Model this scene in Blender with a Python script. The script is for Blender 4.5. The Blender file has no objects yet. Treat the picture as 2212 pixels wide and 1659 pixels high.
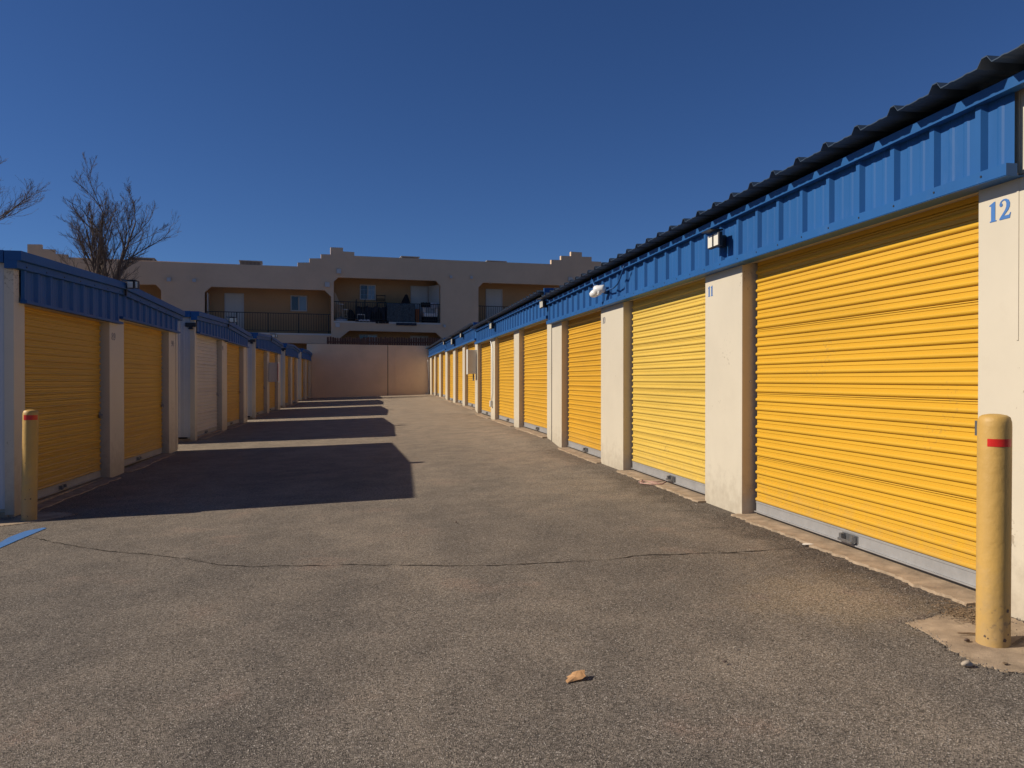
import bpy, bmesh, math, random
from mathutils import Vector, Matrix
from mathutils.geometry import tessellate_polygon
S = bpy.context.scene
random.seed(7)
R = math.radians

# ------------------------------------------------------------------ camera
CAMH = 1.315; PSI = R(10.0); PIT = math.atan(9.5/1663.0)
cam_d = bpy.data.cameras.new('camera'); cam = bpy.data.objects.new('camera', cam_d)
S.collection.objects.link(cam); S.camera = cam
cam_d.sensor_width = 36; cam_d.lens = 36*1663/2212; cam_d.clip_end = 3000; cam_d.clip_start = 0.05
cam.location = (0, 0, CAMH); cam.rotation_euler = (R(90)-PIT, 0, -PSI)
S.render.resolution_x = 1024; S.render.resolution_y = 768

# ------------------------------------------------------------------ sky and sun
SUN_EL = R(33.0); SUN_DIR = Vector((1.0, -0.085, -math.tan(SUN_EL))).normalized()   # way the light travels
world = bpy.data.worlds.new('World'); S.world = world; world.use_nodes = True
wn = world.node_tree.nodes; wl = world.node_tree.links; wn.clear()
sky = wn.new('ShaderNodeTexSky'); sky.sky_type = 'NISHITA'; sky.sun_disc = False
sky.sun_elevation = SUN_EL
to_sun = -SUN_DIR
sky.sun_rotation = math.atan2(to_sun.x, to_sun.y)
sky.altitude = 1600; sky.air_density = 1.0; sky.dust_density = 0.15; sky.ozone_density = 3.0
bg = wn.new('ShaderNodeBackground'); bg.inputs[1].default_value = 0.05
wo = wn.new('ShaderNodeOutputWorld'); tint = wn.new('ShaderNodeMix'); tint.data_type = 'RGBA'; tint.blend_type = 'MULTIPLY'; tint.inputs[0].default_value = 1
tint.inputs[7].default_value = (.60, .89, 1.36, 1); wl.new(sky.outputs[0], tint.inputs[6]); wl.new(tint.outputs[2], bg.inputs[0]); wl.new(bg.outputs[0], wo.inputs[0])
sd = bpy.data.lights.new('sun', 'SUN'); sd.energy = 4.9; sd.angle = R(0.5); sd.color = (1.0, 0.91, 0.77)
so = bpy.data.objects.new('sun', sd); S.collection.objects.link(so)
so.rotation_euler = SUN_DIR.to_track_quat('-Z', 'Y').to_euler(); so.location = (-30, 0, 30)
S.view_settings.view_transform = 'Standard'; S.view_settings.look = 'None'
S.view_settings.exposure = 0.0; S.view_settings.gamma = 1.0; S.view_settings.use_curve_mapping = False
S.render.engine = 'CYCLES'; S.cycles.max_bounces = 8

# ------------------------------------------------------------------ measuring helpers (2212 x 1659 photo pixels to real places)
CM = cam.rotation_euler.to_matrix()
def ray(x, y):
    return (CM @ Vector(((x-1106)/1663.0, -(y-829.5)/1663.0, -1.0)))
def on_x(x, y, X):
    r = ray(x, y); t = X/r.x; return (r.y*t, CAMH + r.z*t)          # (Y, z)
def lerp_tab(tab, v):
    if v <= tab[0][0]: return tab[0][1]
    for (a, za), (b, zb) in zip(tab, tab[1:]):
        if v <= b: return za + (zb-za)*(v-a)/(b-a)
    return tab[-1][1]
ZL = [(-6, -.08), (0, -.12), (9.7, -.28), (13.4, -.24), (17.2, -.19), (19, -.10), (22, -.095), (26, -.065), (31, .0), (35, .015), (39, .06), (44, .12), (52, .14)]
ZR = [(-6, -.0), (14.3, .012), (15.4, .125), (26.2, .11), (27.2, .25), (34, .275), (38, .28), (39.2, .37), (52, .35)]
XL, XR = -4.13, 3.455
def sm(t): t = max(0, min(1, t)); return t*t*(3-2*t)
def gz(x, y):
    a = lerp_tab(ZL, y); b = lerp_tab(ZR, y)
    t = max(0, min(1, (x-XL)/(XR-XL)))
    # steps against the right hand wall fade out into the middle of the yard
    mid = lerp_tab([(-6, 0), (14.3, .012), (27, .16), (39, .3), (52, .36)], y)
    w = sm((x-(XR-1.6))/1.5)
    b2 = mid*(1-w) + b*w
    return a + (b2-a)*t
def on_g(x, y, lift=0.0):
    r = ray(x, y); t = CAMH/(-r.z)
    for _ in range(12):
        p = Vector((r.x*t, r.y*t)); t = (CAMH - gz(p.x, p.y) - lift)/(-r.z)
    return Vector((r.x*t, r.y*t, gz(r.x*t, r.y*t)+lift))

# ------------------------------------------------------------------ materials
def mat(name, col, rough=.6, metal=0.0, spec=.5, var=0.08, vscale=2.0, bump=0.0, bscale=60.0, dirt=0.0, dirtcol=(.25, .19, .13), stretch=(1, 1, 1), base_dirt=0.0, specks=0.0, rnd=0.0):
    m = bpy.data.materials.new(name); m.use_nodes = True
    n = m.node_tree.nodes; l = m.node_tree.links; b = n['Principled BSDF']
    b.inputs['Roughness'].default_value = rough; b.inputs['Metallic'].default_value = metal
    b.inputs['Specular IOR Level'].default_value = spec
    tc = n.new('ShaderNodeTexCoord'); mp = n.new('ShaderNodeMapping'); mp.inputs['Scale'].default_value = stretch
    l.new(tc.outputs['Object'], mp.inputs[0])
    no = n.new('ShaderNodeTexNoise'); no.inputs['Scale'].default_value = vscale; no.inputs['Detail'].default_value = 6; no.inputs['Roughness'].default_value = .65
    l.new(mp.outputs[0], no.inputs['Vector'])
    cr = n.new('ShaderNodeMapRange'); cr.inputs['From Min'].default_value = .3; cr.inputs['From Max'].default_value = .7
    cr.inputs['To Min'].default_value = 1-var; cr.inputs['To Max'].default_value = 1+var
    l.new(no.outputs['Fac'], cr.inputs['Value'])
    mx = n.new('ShaderNodeMix'); mx.data_type = 'RGBA'; mx.blend_type = 'MULTIPLY'; mx.inputs['Factor'].default_value = 1
    mx.inputs[6].default_value = (*col, 1); l.new(cr.outputs[0], mx.inputs[7])
    out = mx.outputs[2]
    if dirt > 0:
        n2 = n.new('ShaderNodeTexNoise'); n2.inputs['Scale'].default_value = 5; n2.inputs['Detail'].default_value = 9; n2.inputs['Roughness'].default_value = .75
        l.new(mp.outputs[0], n2.inputs['Vector'])
        m2 = n.new('ShaderNodeMapRange'); m2.inputs['From Min'].default_value = .56; m2.inputs['From Max'].default_value = .78; m2.inputs['To Max'].default_value = dirt
        l.new(n2.outputs['Fac'], m2.inputs['Value'])
        x2 = n.new('ShaderNodeMix'); x2.data_type = 'RGBA'; l.new(m2.outputs[0], x2.inputs['Factor'])
        l.new(out, x2.inputs[6]); x2.inputs[7].default_value = (*dirtcol, 1); out = x2.outputs[2]
    if base_dirt > 0:          # splashed dirt above the ground, broken up by noise
        sp = n.new('ShaderNodeSeparateXYZ'); l.new(tc.outputs['Object'], sp.inputs[0])
        ns = n.new('ShaderNodeTexNoise'); ns.inputs['Scale'].default_value = 9; ns.inputs['Detail'].default_value = 8; ns.inputs['Roughness'].default_value = .7; l.new(tc.outputs['Object'], ns.inputs['Vector'])
        ad = n.new('ShaderNodeMath'); ad.operation = 'MULTIPLY_ADD'; l.new(ns.outputs['Fac'], ad.inputs[0]); ad.inputs[1].default_value = 1.3; l.new(sp.outputs[2], ad.inputs[2])
        mb = n.new('ShaderNodeMapRange'); mb.inputs['From Min'].default_value = 1.05; mb.inputs['From Max'].default_value = .50; mb.inputs['To Max'].default_value = base_dirt; l.new(ad.outputs[0], mb.inputs['Value'])
        x3 = n.new('ShaderNodeMix'); x3.data_type = 'RGBA'; l.new(mb.outputs[0], x3.inputs['Factor']); l.new(out, x3.inputs[6]); x3.inputs[7].default_value = (.30, .24, .17, 1); out = x3.outputs[2]
    if specks > 0:
        nv = n.new('ShaderNodeTexNoise'); nv.inputs['Scale'].default_value = 38; nv.inputs['Detail'].default_value = 3; l.new(tc.outputs['Object'], nv.inputs['Vector'])
        nw = n.new('ShaderNodeTexNoise'); nw.inputs['Scale'].default_value = 1.7; nw.inputs['Detail'].default_value = 3; l.new(tc.outputs['Object'], nw.inputs['Vector'])
        mm = n.new('ShaderNodeMath'); mm.operation = 'MULTIPLY'; l.new(nv.outputs['Fac'], mm.inputs[0]); l.new(nw.outputs['Fac'], mm.inputs[1])
        ms = n.new('ShaderNodeMapRange'); ms.inputs['From Min'].default_value = .39; ms.inputs['From Max'].default_value = .44; ms.inputs['To Max'].default_value = specks; l.new(mm.outputs[0], ms.inputs['Value'])
        x4 = n.new('ShaderNodeMix'); x4.data_type = 'RGBA'; l.new(ms.outputs[0], x4.inputs['Factor']); l.new(out, x4.inputs[6]); x4.inputs[7].default_value = (.20, .14, .08, 1); out = x4.outputs[2]
    if rnd > 0:
        oi = n.new('ShaderNodeObjectInfo'); mo = n.new('ShaderNodeMapRange'); mo.inputs['To Min'].default_value = 1-rnd; mo.inputs['To Max'].default_value = 1+rnd*.5; l.new(oi.outputs['Random'], mo.inputs['Value'])
        cc = n.new('ShaderNodeCombineColor'); l.new(mo.outputs[0], cc.inputs[0]); l.new(mo.outputs[0], cc.inputs[2])
        m5 = n.new('ShaderNodeMath'); m5.operation = 'POWER'; l.new(mo.outputs[0], m5.inputs[0]); m5.inputs[1].default_value = 1.8; l.new(m5.outputs[0], cc.inputs[1])
        x5 = n.new('ShaderNodeMix'); x5.data_type = 'RGBA'; x5.blend_type = 'MULTIPLY'; x5.inputs['Factor'].default_value = 1; l.new(out, x5.inputs[6]); l.new(cc.outputs[0], x5.inputs[7]); out = x5.outputs[2]
    l.new(out, b.inputs['Base Color'])
    if bump > 0:
        n3 = n.new('ShaderNodeTexNoise'); n3.inputs['Scale'].default_value = bscale; n3.inputs['Detail'].default_value = 5
        l.new(tc.outputs['Object'], n3.inputs['Vector'])
        bu = n.new('ShaderNodeBump'); bu.inputs['Strength'].default_value = bump; bu.inputs['Distance'].default_value = .01
        l.new(n3.outputs['Fac'], bu.inputs['Height']); l.new(bu.outputs[0], b.inputs['Normal'])
    return m
M = {}
M['yellow'] = mat('yellow_paint', (.635, .355, .030), .42, spec=.4, var=.07, vscale=.9, dirt=.18, dirtcol=(.45, .27, .06), stretch=(1, .5, 3), bump=.10, bscale=5, base_dirt=.28, specks=.22, rnd=.035)
M['pale_yellow'] = mat('faded_yellow_paint', (.66, .45, .085), .4, spec=.5, var=.08, vscale=.8, dirt=.15, dirtcol=(.5, .33, .09), stretch=(1, .5, 3), bump=.10, bscale=5, base_dirt=.28, specks=.4)
M['white_door'] = mat('cream_curtain_paint', (.62, .57, .48), .45, var=.05)
M['cream'] = mat('cream_steel', (.61, .54, .42), .42, spec=.4, var=.045, vscale=1.3, dirt=.22, dirtcol=(.48, .40, .30), bump=.06, bscale=4, base_dirt=.5, specks=.5)
M['tan'] = mat('tan_steel', (.60, .46, .34), .5, var=.05)
M['whitewall'] = mat('pale_grey_steel', (.52, .53, .54), .45, var=.05, vscale=1.5, dirt=.1)
M['blue'] = mat('blue_steel', (.018, .094, .27), .5, spec=.3, var=.10, vscale=1.6, dirt=.14, dirtcol=(.16, .24, .36), stretch=(1, 1, .35), bump=.03, bscale=8)
M['roof'] = mat('dark_roof_steel', (.035, .055, .085), .5, var=.1)  # dark steel coating, its tone also carrying the shade under the eave
M['blue_line'] = mat('blue_line_paint', (.05, .17, .42), .8, var=.2, vscale=40, bump=.5, bscale=160, dirt=.7, dirtcol=(.18, .16, .14))
M['number'] = mat('blue_number_paint', (.05, .16, .42), .6, var=.1, vscale=12)
M['number_dark'] = mat('slate_number_paint', (.10, .11, .16), .6, var=.1)
M['bar'] = mat('galvanised_bar', (.33, .32, .31), .5, metal=.15, var=.12, vscale=6, dirt=.25, dirtcol=(.3, .25, .2), bump=.15, bscale=12)
M['steel'] = mat('worn_steel', (.30, .30, .30), .4, metal=.8, var=.2, vscale=20)
M['dark'] = mat('shade_and_joint_black', (.012, .011, .010), .9)  # near-black colour painting shade into gaps; also the wall joint
M['rubber'] = mat('black_plastic', (.02, .02, .022), .5)
M['fix'] = mat('white_plastic', (.78, .77, .74), .35, spec=.5, var=.03)
M['panelgrey'] = mat('grey_cabinet', (.60, .58, .53), .45, var=.04)
M['boll'] = mat('yellow_bollard_paint', (.55, .33, .085), .55, var=.10, vscale=3, dirt=.3, dirtcol=(.42, .27, .12), stretch=(1.5, 1.5, .6), bump=.35, bscale=22, base_dirt=.45, specks=.5)
M['red'] = mat('red_tape', (.62, .02, .012), .3, var=.1, vscale=20)
M['stucco'] = mat('tan_stucco', (.61, .46, .32), .9, spec=.2, var=.07, vscale=.5, bump=.5, bscale=35, dirt=.12, dirtcol=(.25, .19, .16))
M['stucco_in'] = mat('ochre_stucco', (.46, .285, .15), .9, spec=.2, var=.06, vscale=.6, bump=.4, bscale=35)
M['backwall'] = mat('pink_stucco_wall', (.70, .50, .335), .9, spec=.2, var=.10, vscale=.6, bump=.5, bscale=25, dirt=.12, dirtcol=(.28, .22, .19))
M['trim'] = mat('white_trim', (.50, .49, .46), .6, var=.04)
M['doorw'] = mat('white_door_paint', (.55, .54, .50), .5, var=.03)
M['wood'] = mat('old_fence_wood', (.09, .05, .038), .9, var=.35, vscale=5, stretch=(3, 1, .4))
M['iron'] = mat('black_iron', (.015, .014, .014), .5)
M['bark'] = mat('bare_bark', (.13, .095, .075), .9, var=.25, vscale=8)
M['rug'] = mat('slate_rug', (.05, .068, .08), .95, var=.5, vscale=9, bump=.8, bscale=30)
M['black_cloth'] = mat('black_cloth', (.012, .012, .014), .95)
M['navy_cloth'] = mat('navy_cloth', (.03, .035, .05), .95, var=.3, vscale=4)
M['grey_cloth'] = mat('grey_cloth', (.42, .43, .47), .95, var=.2, vscale=4)
M['seatwhite'] = mat('pale_upholstery', (.72, .70, .68), .8, var=.08)
M['chairwood'] = mat('light_wood', (.55, .43, .30), .6, var=.2)
M['orangecase'] = mat('orange_board', (.40, .12, .03), .6, var=.2)
M['leaf'] = mat('dry_leaf', (.50, .27, .115), .7, var=.25, vscale=40)
M['stone'] = mat('pale_stone', (.42, .35, .27), .9, spec=.1, var=.15, vscale=20)
M['rust'] = mat('brown_stone', (.12, .08, .06), .8, var=.2, vscale=20)
M['straw'] = mat('dry_straw', (.19, .125, .07), .85, var=.4, vscale=30)
M['rope'] = mat('pink_rope', (.50, .30, .24), .8, var=.2, vscale=60)
M['paper'] = mat('white_paper', (.72, .66, .56), .7)
M['ydeb'] = mat('yellow_wrapper', (.75, .42, .03), .4)
M['lens'] = mat('light_cover', (.78, .74, .62), .2, spec=.6)
M['roofunit'] = mat('roof_unit_grey', (.22, .22, .22), .6, var=.15)
def glass(name, col):
    m = mat(name, col, .08, spec=.8, var=.02); return m
M['glass_dark'] = glass('dark_pane', (.03, .03, .035)); M['glass_pale'] = glass('pale_blue_pane', (.20, .26, .33))  # one dark pane colour and one pale blue
M['concrete'] = mat('sandy_concrete', (.37, .275, .185), .9, spec=.2, var=.34, vscale=7, bump=.45, bscale=140, dirt=.75, dirtcol=(.19, .14, .10))
M['crack'] = mat('crack_dark', (.03, .024, .02), 1.0, spec=.1)

def asphalt():
    m = bpy.data.materials.new('worn_asphalt'); m.use_nodes = True
    n = m.node_tree.nodes; l = m.node_tree.links; b = n['Principled BSDF']
    b.inputs['Roughness'].default_value = .93; b.inputs['Specular IOR Level'].default_value = .2
    tc = n.new('ShaderNodeTexCoord'); P = tc.outputs['Object']
    def noise(s, d=5, r=.6, vec=None):
        x = n.new('ShaderNodeTexNoise'); x.inputs['Scale'].default_value = s; x.inputs['Detail'].default_value = d; x.inputs['Roughness'].default_value = r
        l.new(vec or P, x.inputs['Vector']); return x.outputs['Fac']
    def mr(v, a, c, lo, hi):
        x = n.new('ShaderNodeMapRange'); x.interpolation_type = 'SMOOTHSTEP'
        x.inputs['From Min'].default_value = a; x.inputs['From Max'].default_value = c
        x.inputs['To Min'].default_value = lo; x.inputs['To Max'].default_value = hi; l.new(v, x.inputs['Value']); return x.outputs[0]
    def mt(op, a, c):
        x = n.new('ShaderNodeMath'); x.operation = op
        for i, v in enumerate((a, c)):
            if isinstance(v, (int, float)): x.inputs[i].default_value = v
            else: l.new(v, x.inputs[i])
        return x.outputs[0]
    def mixc(f, a, c, mode='MIX'):
        x = n.new('ShaderNodeMix'); x.data_type = 'RGBA'; x.blend_type = mode
        for i, v in ((0, f), (6, a), (7, c)):
            if isinstance(v, tuple): x.inputs[i].default_value = (*v, 1)
            elif isinstance(v, (int, float)): x.inputs[i].default_value = v
            else: l.new(v, x.inputs[i])
        return x.outputs[2]
    mpg = n.new('ShaderNodeMapping'); mpg.inputs['Scale'].default_value = (1, .45, 1); l.new(P, mpg.inputs[0])
    big = noise(.55, 4, .55, mpg.outputs[0]); med = noise(2.2, 5, .6); fine = noise(60, 3, .7)
    base = mixc(mr(big, .38, .66, 0, 1), (.172, .145, .117), (.240, .196, .150))
    red = mr(noise(1.1, 5, .6), .56, .74, 0, .45)
    base = mixc(red, base, (.25, .16, .12))
    sx = n.new('ShaderNodeSeparateXYZ'); l.new(P, sx.inputs[0])
    warp = mt('MULTIPLY', mt('SUBTRACT', noise(3.2, 6, .7), .5), .9)
    edge = mr(mt('ADD', sx.outputs[0], warp), 2.86, 3.22, 0, 1)                # coarse dark asphalt along the right wall
    base = mixc(mt('MULTIPLY', edge, .80), base, (.085, .070, .058))
    far = mr(sx.outputs[1], 3, 24, 0, .62)                                     # lighter and tanner towards the back of the yard
    base = mixc(far, base, (.40, .31, .215))
    vd = n.new('ShaderNodeVectorMath'); vd.operation = 'DISTANCE'; l.new(P, vd.inputs[0]); vd.inputs[1].default_value = (2.72, 4.25, 0)
    sand = mr(mt('ADD', vd.outputs['Value'], mt('MULTIPLY', mt('SUBTRACT', noise(2.2, 5, .65), .5), 1.6)), .75, .15, 0, .45)
    base = mixc(sand, base, (.36, .27, .17))
    stain = mr(noise(6.0, 6, .75), .60, .74, 0, .38)
    base = mixc(stain, base, (.10, .085, .075))
    base = mixc(1.0, base, mixc(mr(med, .3, .7, 0, 1), (.86, .86, .87), (1.13, 1.12, 1.11)), 'MULTIPLY')
    vo = n.new('ShaderNodeTexVoronoi'); vo.inputs['Scale'].default_value = 165; l.new(P, vo.inputs['Vector'])
    sc = n.new('ShaderNodeSeparateColor'); l.new(vo.outputs['Color'], sc.inputs[0])
    agg = mr(sc.outputs[0], 0, 1, .50, 1.50)
    spk = mr(sc.outputs[1], .93, .99, 0, .75)
    pit = mr(noise(48, 4, .7), .28, .46, .35, 1.0)
    g = n.new('ShaderNodeCombineColor')
    v = mt('MULTIPLY', agg, pit)
    for i in range(3): l.new(v, g.inputs[i])
    base = mixc(1.0, base, g.outputs[0], 'MULTIPLY')
    base = mixc(spk, base, (.52, .46, .39))
    l.new(base, b.inputs['Base Color'])
    hsum = mt('ADD', mt('MULTIPLY', vo.outputs['Distance'], .8), mt('MULTIPLY', noise(48, 4, .7), 1.3))
    bu = n.new('ShaderNodeBump'); bu.inputs['Strength'].default_value = .85; bu.inputs['Distance'].default_value = .007
    l.new(hsum, bu.inputs['Height'])
    bu2 = n.new('ShaderNodeBump'); bu2.inputs['Strength'].default_value = .6; bu2.inputs['Distance'].default_value = .03
    l.new(noise(3.5, 5, .6), bu2.inputs['Height']); l.new(bu2.outputs[0], bu.inputs['Normal'])
    l.new(bu.outputs[0], b.inputs['Normal'])
    return m
M['asphalt'] = asphalt()

# ------------------------------------------------------------------ mesh helpers
COL = S.collection
class MB:
    def __init__(s): s.v = []; s.f = []; s.k = []; s.cur = 0
    def add(s, vs, fs):
        o = len(s.v); s.v += [tuple(v) for v in vs]; s.f += [tuple(i+o for i in f) for f in fs]; s.k += [s.cur]*len(fs)
    def box(s, a, b, F=None):
        (x0, y0, z0), (x1, y1, z1) = a, b
        vs = [(x0, y0, z0), (x1, y0, z0), (x1, y1, z0), (x0, y1, z0), (x0, y0, z1), (x1, y0, z1), (x1, y1, z1), (x0, y1, z1)]
        if F: vs = [F(*v) for v in vs]
        s.add(vs, [(0, 3, 2, 1), (4, 5, 6, 7), (0, 1, 5, 4), (1, 2, 6, 5), (2, 3, 7, 6), (3, 0, 4, 7)])
    def strip(s, A, B, close=False):
        n = len(A); o = list(A)+list(B); fs = [(i, i+1, n+i+1, n+i) for i in range(n-1)]
        if close: fs.append((n-1, 0, n, 2*n-1))
        s.add(o, fs)
    def tube(s, pts, r, n=8, cap=True):
        pts = [Vector(p) for p in pts]
        rs = r if isinstance(r, (list, tuple)) else [r]*len(pts)
        rings = []; up = None
        for i, p in enumerate(pts):
            d = (pts[min(i+1, len(pts)-1)] - pts[max(i-1, 0)]).normalized()
            if up is None:
                up = Vector((0, 0, 1)) if abs(d.z) < .9 else Vector((1, 0, 0))
            a = d.cross(up).normalized(); c = a.cross(d).normalized(); up = c
            rings.append([p + (a*math.cos(t) + c*math.sin(t))*rs[i] for t in [2*math.pi*k/n for k in range(n)]])
        o = len(s.v); vs = [v for g in rings for v in g]; fs = []
        for i in range(len(rings)-1):
            for k in range(n): fs.append((i*n+k, i*n+(k+1) % n, (i+1)*n+(k+1) % n, (i+1)*n+k))
        if cap: fs.append(tuple(range(n))[::-1]); fs.append(tuple(range((len(rings)-1)*n, len(rings)*n)))
        s.add(vs, fs)
    def lathe(s, prof, c, n=24, M4=None):
        vs = []; fs = []
        for r, z in prof:
            for k in range(n):
                t = 2*math.pi*k/n; v = Vector((r*math.cos(t), r*math.sin(t), z))
                if M4: v = M4 @ v
                vs.append(v + Vector(c))
        for i in range(len(prof)-1):
            for k in range(n): fs.append((i*n+k, i*n+(k+1) % n, (i+1)*n+(k+1) % n, (i+1)*n+k))
        fs.append(tuple(range(n))[::-1]); fs.append(tuple(range((len(prof)-1)*n, len(prof)*n)))
        s.add(vs, fs)
    def poly(s, loops, F, depth=None):
        """flat polygon with holes (loops of 2-d points) mapped by F(u, v, w); with thickness depth"""
        L = [[Vector((p[0], p[1], 0)) for p in lp] for lp in loops]
        flat = [p for lp in L for p in lp]; tris = tessellate_polygon(L)
        vs = [F(p.x, p.y, 0) for p in flat]; fs = [tuple(t) for t in tris]
        if depth is not None:
            n = len(flat); vs += [F(p.x, p.y, depth) for p in flat]; fs += [tuple(n+i for i in t) for t in tris]
            o = 0
            for lp in L:
                k = len(lp)
                for i in range(k): fs.append((o+i, o+(i+1) % k, n+o+(i+1) % k, n+o+i))
                o += k
        s.add(vs, fs)
    def build(s, name, m, parent=None, smooth=False, bevel=0, origin=None, extra=None):
        me = bpy.data.meshes.new(name); me.from_pydata(s.v, [], s.f)
        me.polygons.foreach_set('material_index', s.k)
        bm = bmesh.new(); bm.from_mesh(me)
        bmesh.ops.remove_doubles(bm, verts=bm.verts, dist=.00005)
        bmesh.ops.recalc_face_normals(bm, faces=bm.faces)
        if bevel: bmesh.ops.bevel(bm, geom=[e for e in bm.edges if e.calc_face_angle(0) > .5], offset=bevel, segments=2, affect='EDGES', profile=.6)
        bm.to_mesh(me); bm.free()
        for p in me.polygons: p.use_smooth = smooth
        me.materials.append(m if not isinstance(m, str) else M[m])
        if extra: me.materials.append(M[extra])
        o = bpy.data.objects.new(name, me); COL.objects.link(o)
        if parent:
            o.parent = parent; o.matrix_parent_inverse = parent_world(parent).inverted()
        elif origin is not None:
            me.transform(Matrix.Translation(-Vector(origin))); o.location = origin
        return o
def parent_world(o):
    m = Matrix.LocRotScale(o.location, o.rotation_euler, o.scale)
    if o.parent: m = parent_world(o.parent) @ o.matrix_parent_inverse @ m
    return m
def thing(name, label, cat, loc=(0, 0, 0), group=None):
    o = bpy.data.objects.new(name, None); COL.objects.link(o); o.location = loc; o.empty_display_size = .2
    o['label'] = label; o['category'] = cat
    if group: o['group'] = group
    return o
def tag(o, label, cat, group=None):
    o['label'] = label; o['category'] = cat
    if group: o['group'] = group
    return o
def struct(o, kind='structure'): o['kind'] = kind; return o

# ------------------------------------------------------------------ ground
xs = sorted(set([-900, -300, -100, -50, -30, -20, -15, -10, -7, -5.5, 15, 20, 30, 50, 100, 300, 900] + [round(-4.6+.2*i, 3) for i in range(43)] + [5, 7, 10]))
ys = sorted(set([-600, -100, -30, -10, 60, 80, 120, 300, 1500] + [round(-6+.4*i, 3) for i in range(150)]))
g = MB(); nx = len(xs)
vs = [(x, y, gz(x, y)) for y in ys for x in xs]
fs = [(j*nx+i, j*nx+i+1, (j+1)*nx+i+1, (j+1)*nx+i) for j in range(len(ys)-1) for i in range(nx-1)]
g.add(vs, fs); struct(g.build('ground', 'asphalt', smooth=True))
g = MB(); g.box((-120, 50.95, 0), (90, 140, 2.2)); struct(g.build('raised_ground', 'concrete'))

def ribbon(pts, ws, lift, name, m):
    b = MB(); A = []; B = []
    for i, p in enumerate(pts):
        d = (pts[min(i+1, len(pts)-1)] - pts[max(i-1, 0)]); d.z = 0; d.normalize(); nrm = Vector((-d.y, d.x, 0))
        a = p + nrm*ws[i]; c = p - nrm*ws[i]
        A.append((a.x, a.y, gz(a.x, a.y)+lift)); B.append((c.x, c.y, gz(c.x, c.y)+lift))
    b.strip(A, B); return struct(b.build(name, m))
# the long crack over the yard and its branches
def crack(px, w, seed, n=16, amp=.022):
    rnd = random.Random(seed); key = [on_g(*p) for p in px]; pts = []; 
    for a, b in zip(key, key[1:]):
        k = max(2, int((b-a).length*n))
        for i in range(k): pts.append(a.lerp(b, i/k))
    pts.append(key[-1]); ph = 0; dr = 0
    for p in pts:
        dr = dr*.8 + rnd.uniform(-1, 1)*amp*.6
        p.y += dr + rnd.uniform(-1, 1)*amp*.35; p.x += rnd.uniform(-1, 1)*amp*.3
    ws = [w*max(.15, rnd.uniform(.3, 1.3))*(min(1, i/6, (len(pts)-1-i)/6)+.05) for i in range(len(pts))]
    ribbon(pts, ws, .0035, 'asphalt_crack', 'crack')
crack([(50, 1158), (100, 1168), (170, 1182), (245, 1192), (330, 1200), (420, 1210), (440, 1214), (475, 1220), (560, 1223), (700, 1222), (850, 1221), (1000, 1224), (1130, 1219), (1260, 1214), (1340, 1209)], .006, 1)
crack([(1290, 1213), (1400, 1199), (1480, 1198), (1560, 1196), (1640, 1191), (1700, 1186), (1745, 1183)], .008, 2)
crack([(0, 1152), (30, 1155), (55, 1158)], .006, 3)
crack([(1340, 1209), (1395, 1206), (1470, 1203)], .004, 4)
crack([(1430, 1175), (1600, 1198), (1700, 1200)], .003, 5)
crack([(2140, 1480), (2212, 1440), (2280, 1430)], .003, 6)
# blue painted line by the left bollard
bl = [on_g(*p, .005) for p in [(-60, 1205), (0, 1183.5), (40, 1166), (70, 1153.5), (101, 1140.5), (93, 1139.5), (55, 1147), (20, 1160), (0, 1171.5), (-60, 1193)]]
b = MB(); b.strip(bl[:5], bl[9:4:-1]); struct(b.build('painted_line', 'blue_line'))

# ------------------------------------------------------------------ storage buildings
def mapper(side):
    if side > 0: return lambda p, q, z: (XR - q, p, z)
    return lambda p, q, z: (XL + q, p, z)
PITCH = .37
def rpanel(p0, p1, phase=0.0, h=.034, top=.04, sl=.018, pitch=PITCH, minor=True):
    """outline of a ribbed steel sheet: (p, height) from p0 to p1"""
    out = [(p0, 0)]; k = math.floor((p0-phase)/pitch)
    while True:
        c = phase + k*pitch
        if c > p1: break
        seg = [(c-top/2-sl, 0), (c-top/2, h), (c+top/2, h), (c+top/2+sl, 0)]
        if minor:
            for t in (.34, .66):
                m_ = c + pitch*t; seg += [(m_-.026, 0), (m_-.010, .004), (m_+.010, .004), (m_+.026, 0)]
        out += [q for q in seg if p0 + .002 < q[0] < p1 - .002]; k += 1
    out.append((p1, 0)); return out

def curtain_profile(z0, z1):
    """heights and depths of a rolled steel door: round beads, flats with a crease"""
    out = [(z0, 0)]; z = z0; P_ = .0865; kk = 3
    while z + P_ < z1:
        for t in range(7):
            a = math.pi*t/6; out.append((z + .004 + .034*(1-math.cos(a))/2, .019*math.sin(a)**.85))
        out += [(z+.056, .001), (z+.060, -.006), (z+.062, .001), (z+P_-.001, 0)]
        if kk % 7 == 0: out[-1:] = [(z+.074, .001), (z+.0745, -.014), (z+.0785, -.014), (z+.079, .002), (z+P_-.001, 0)]
        z += P_; kk += 1
    out.append((z1, 0)); return out

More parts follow.
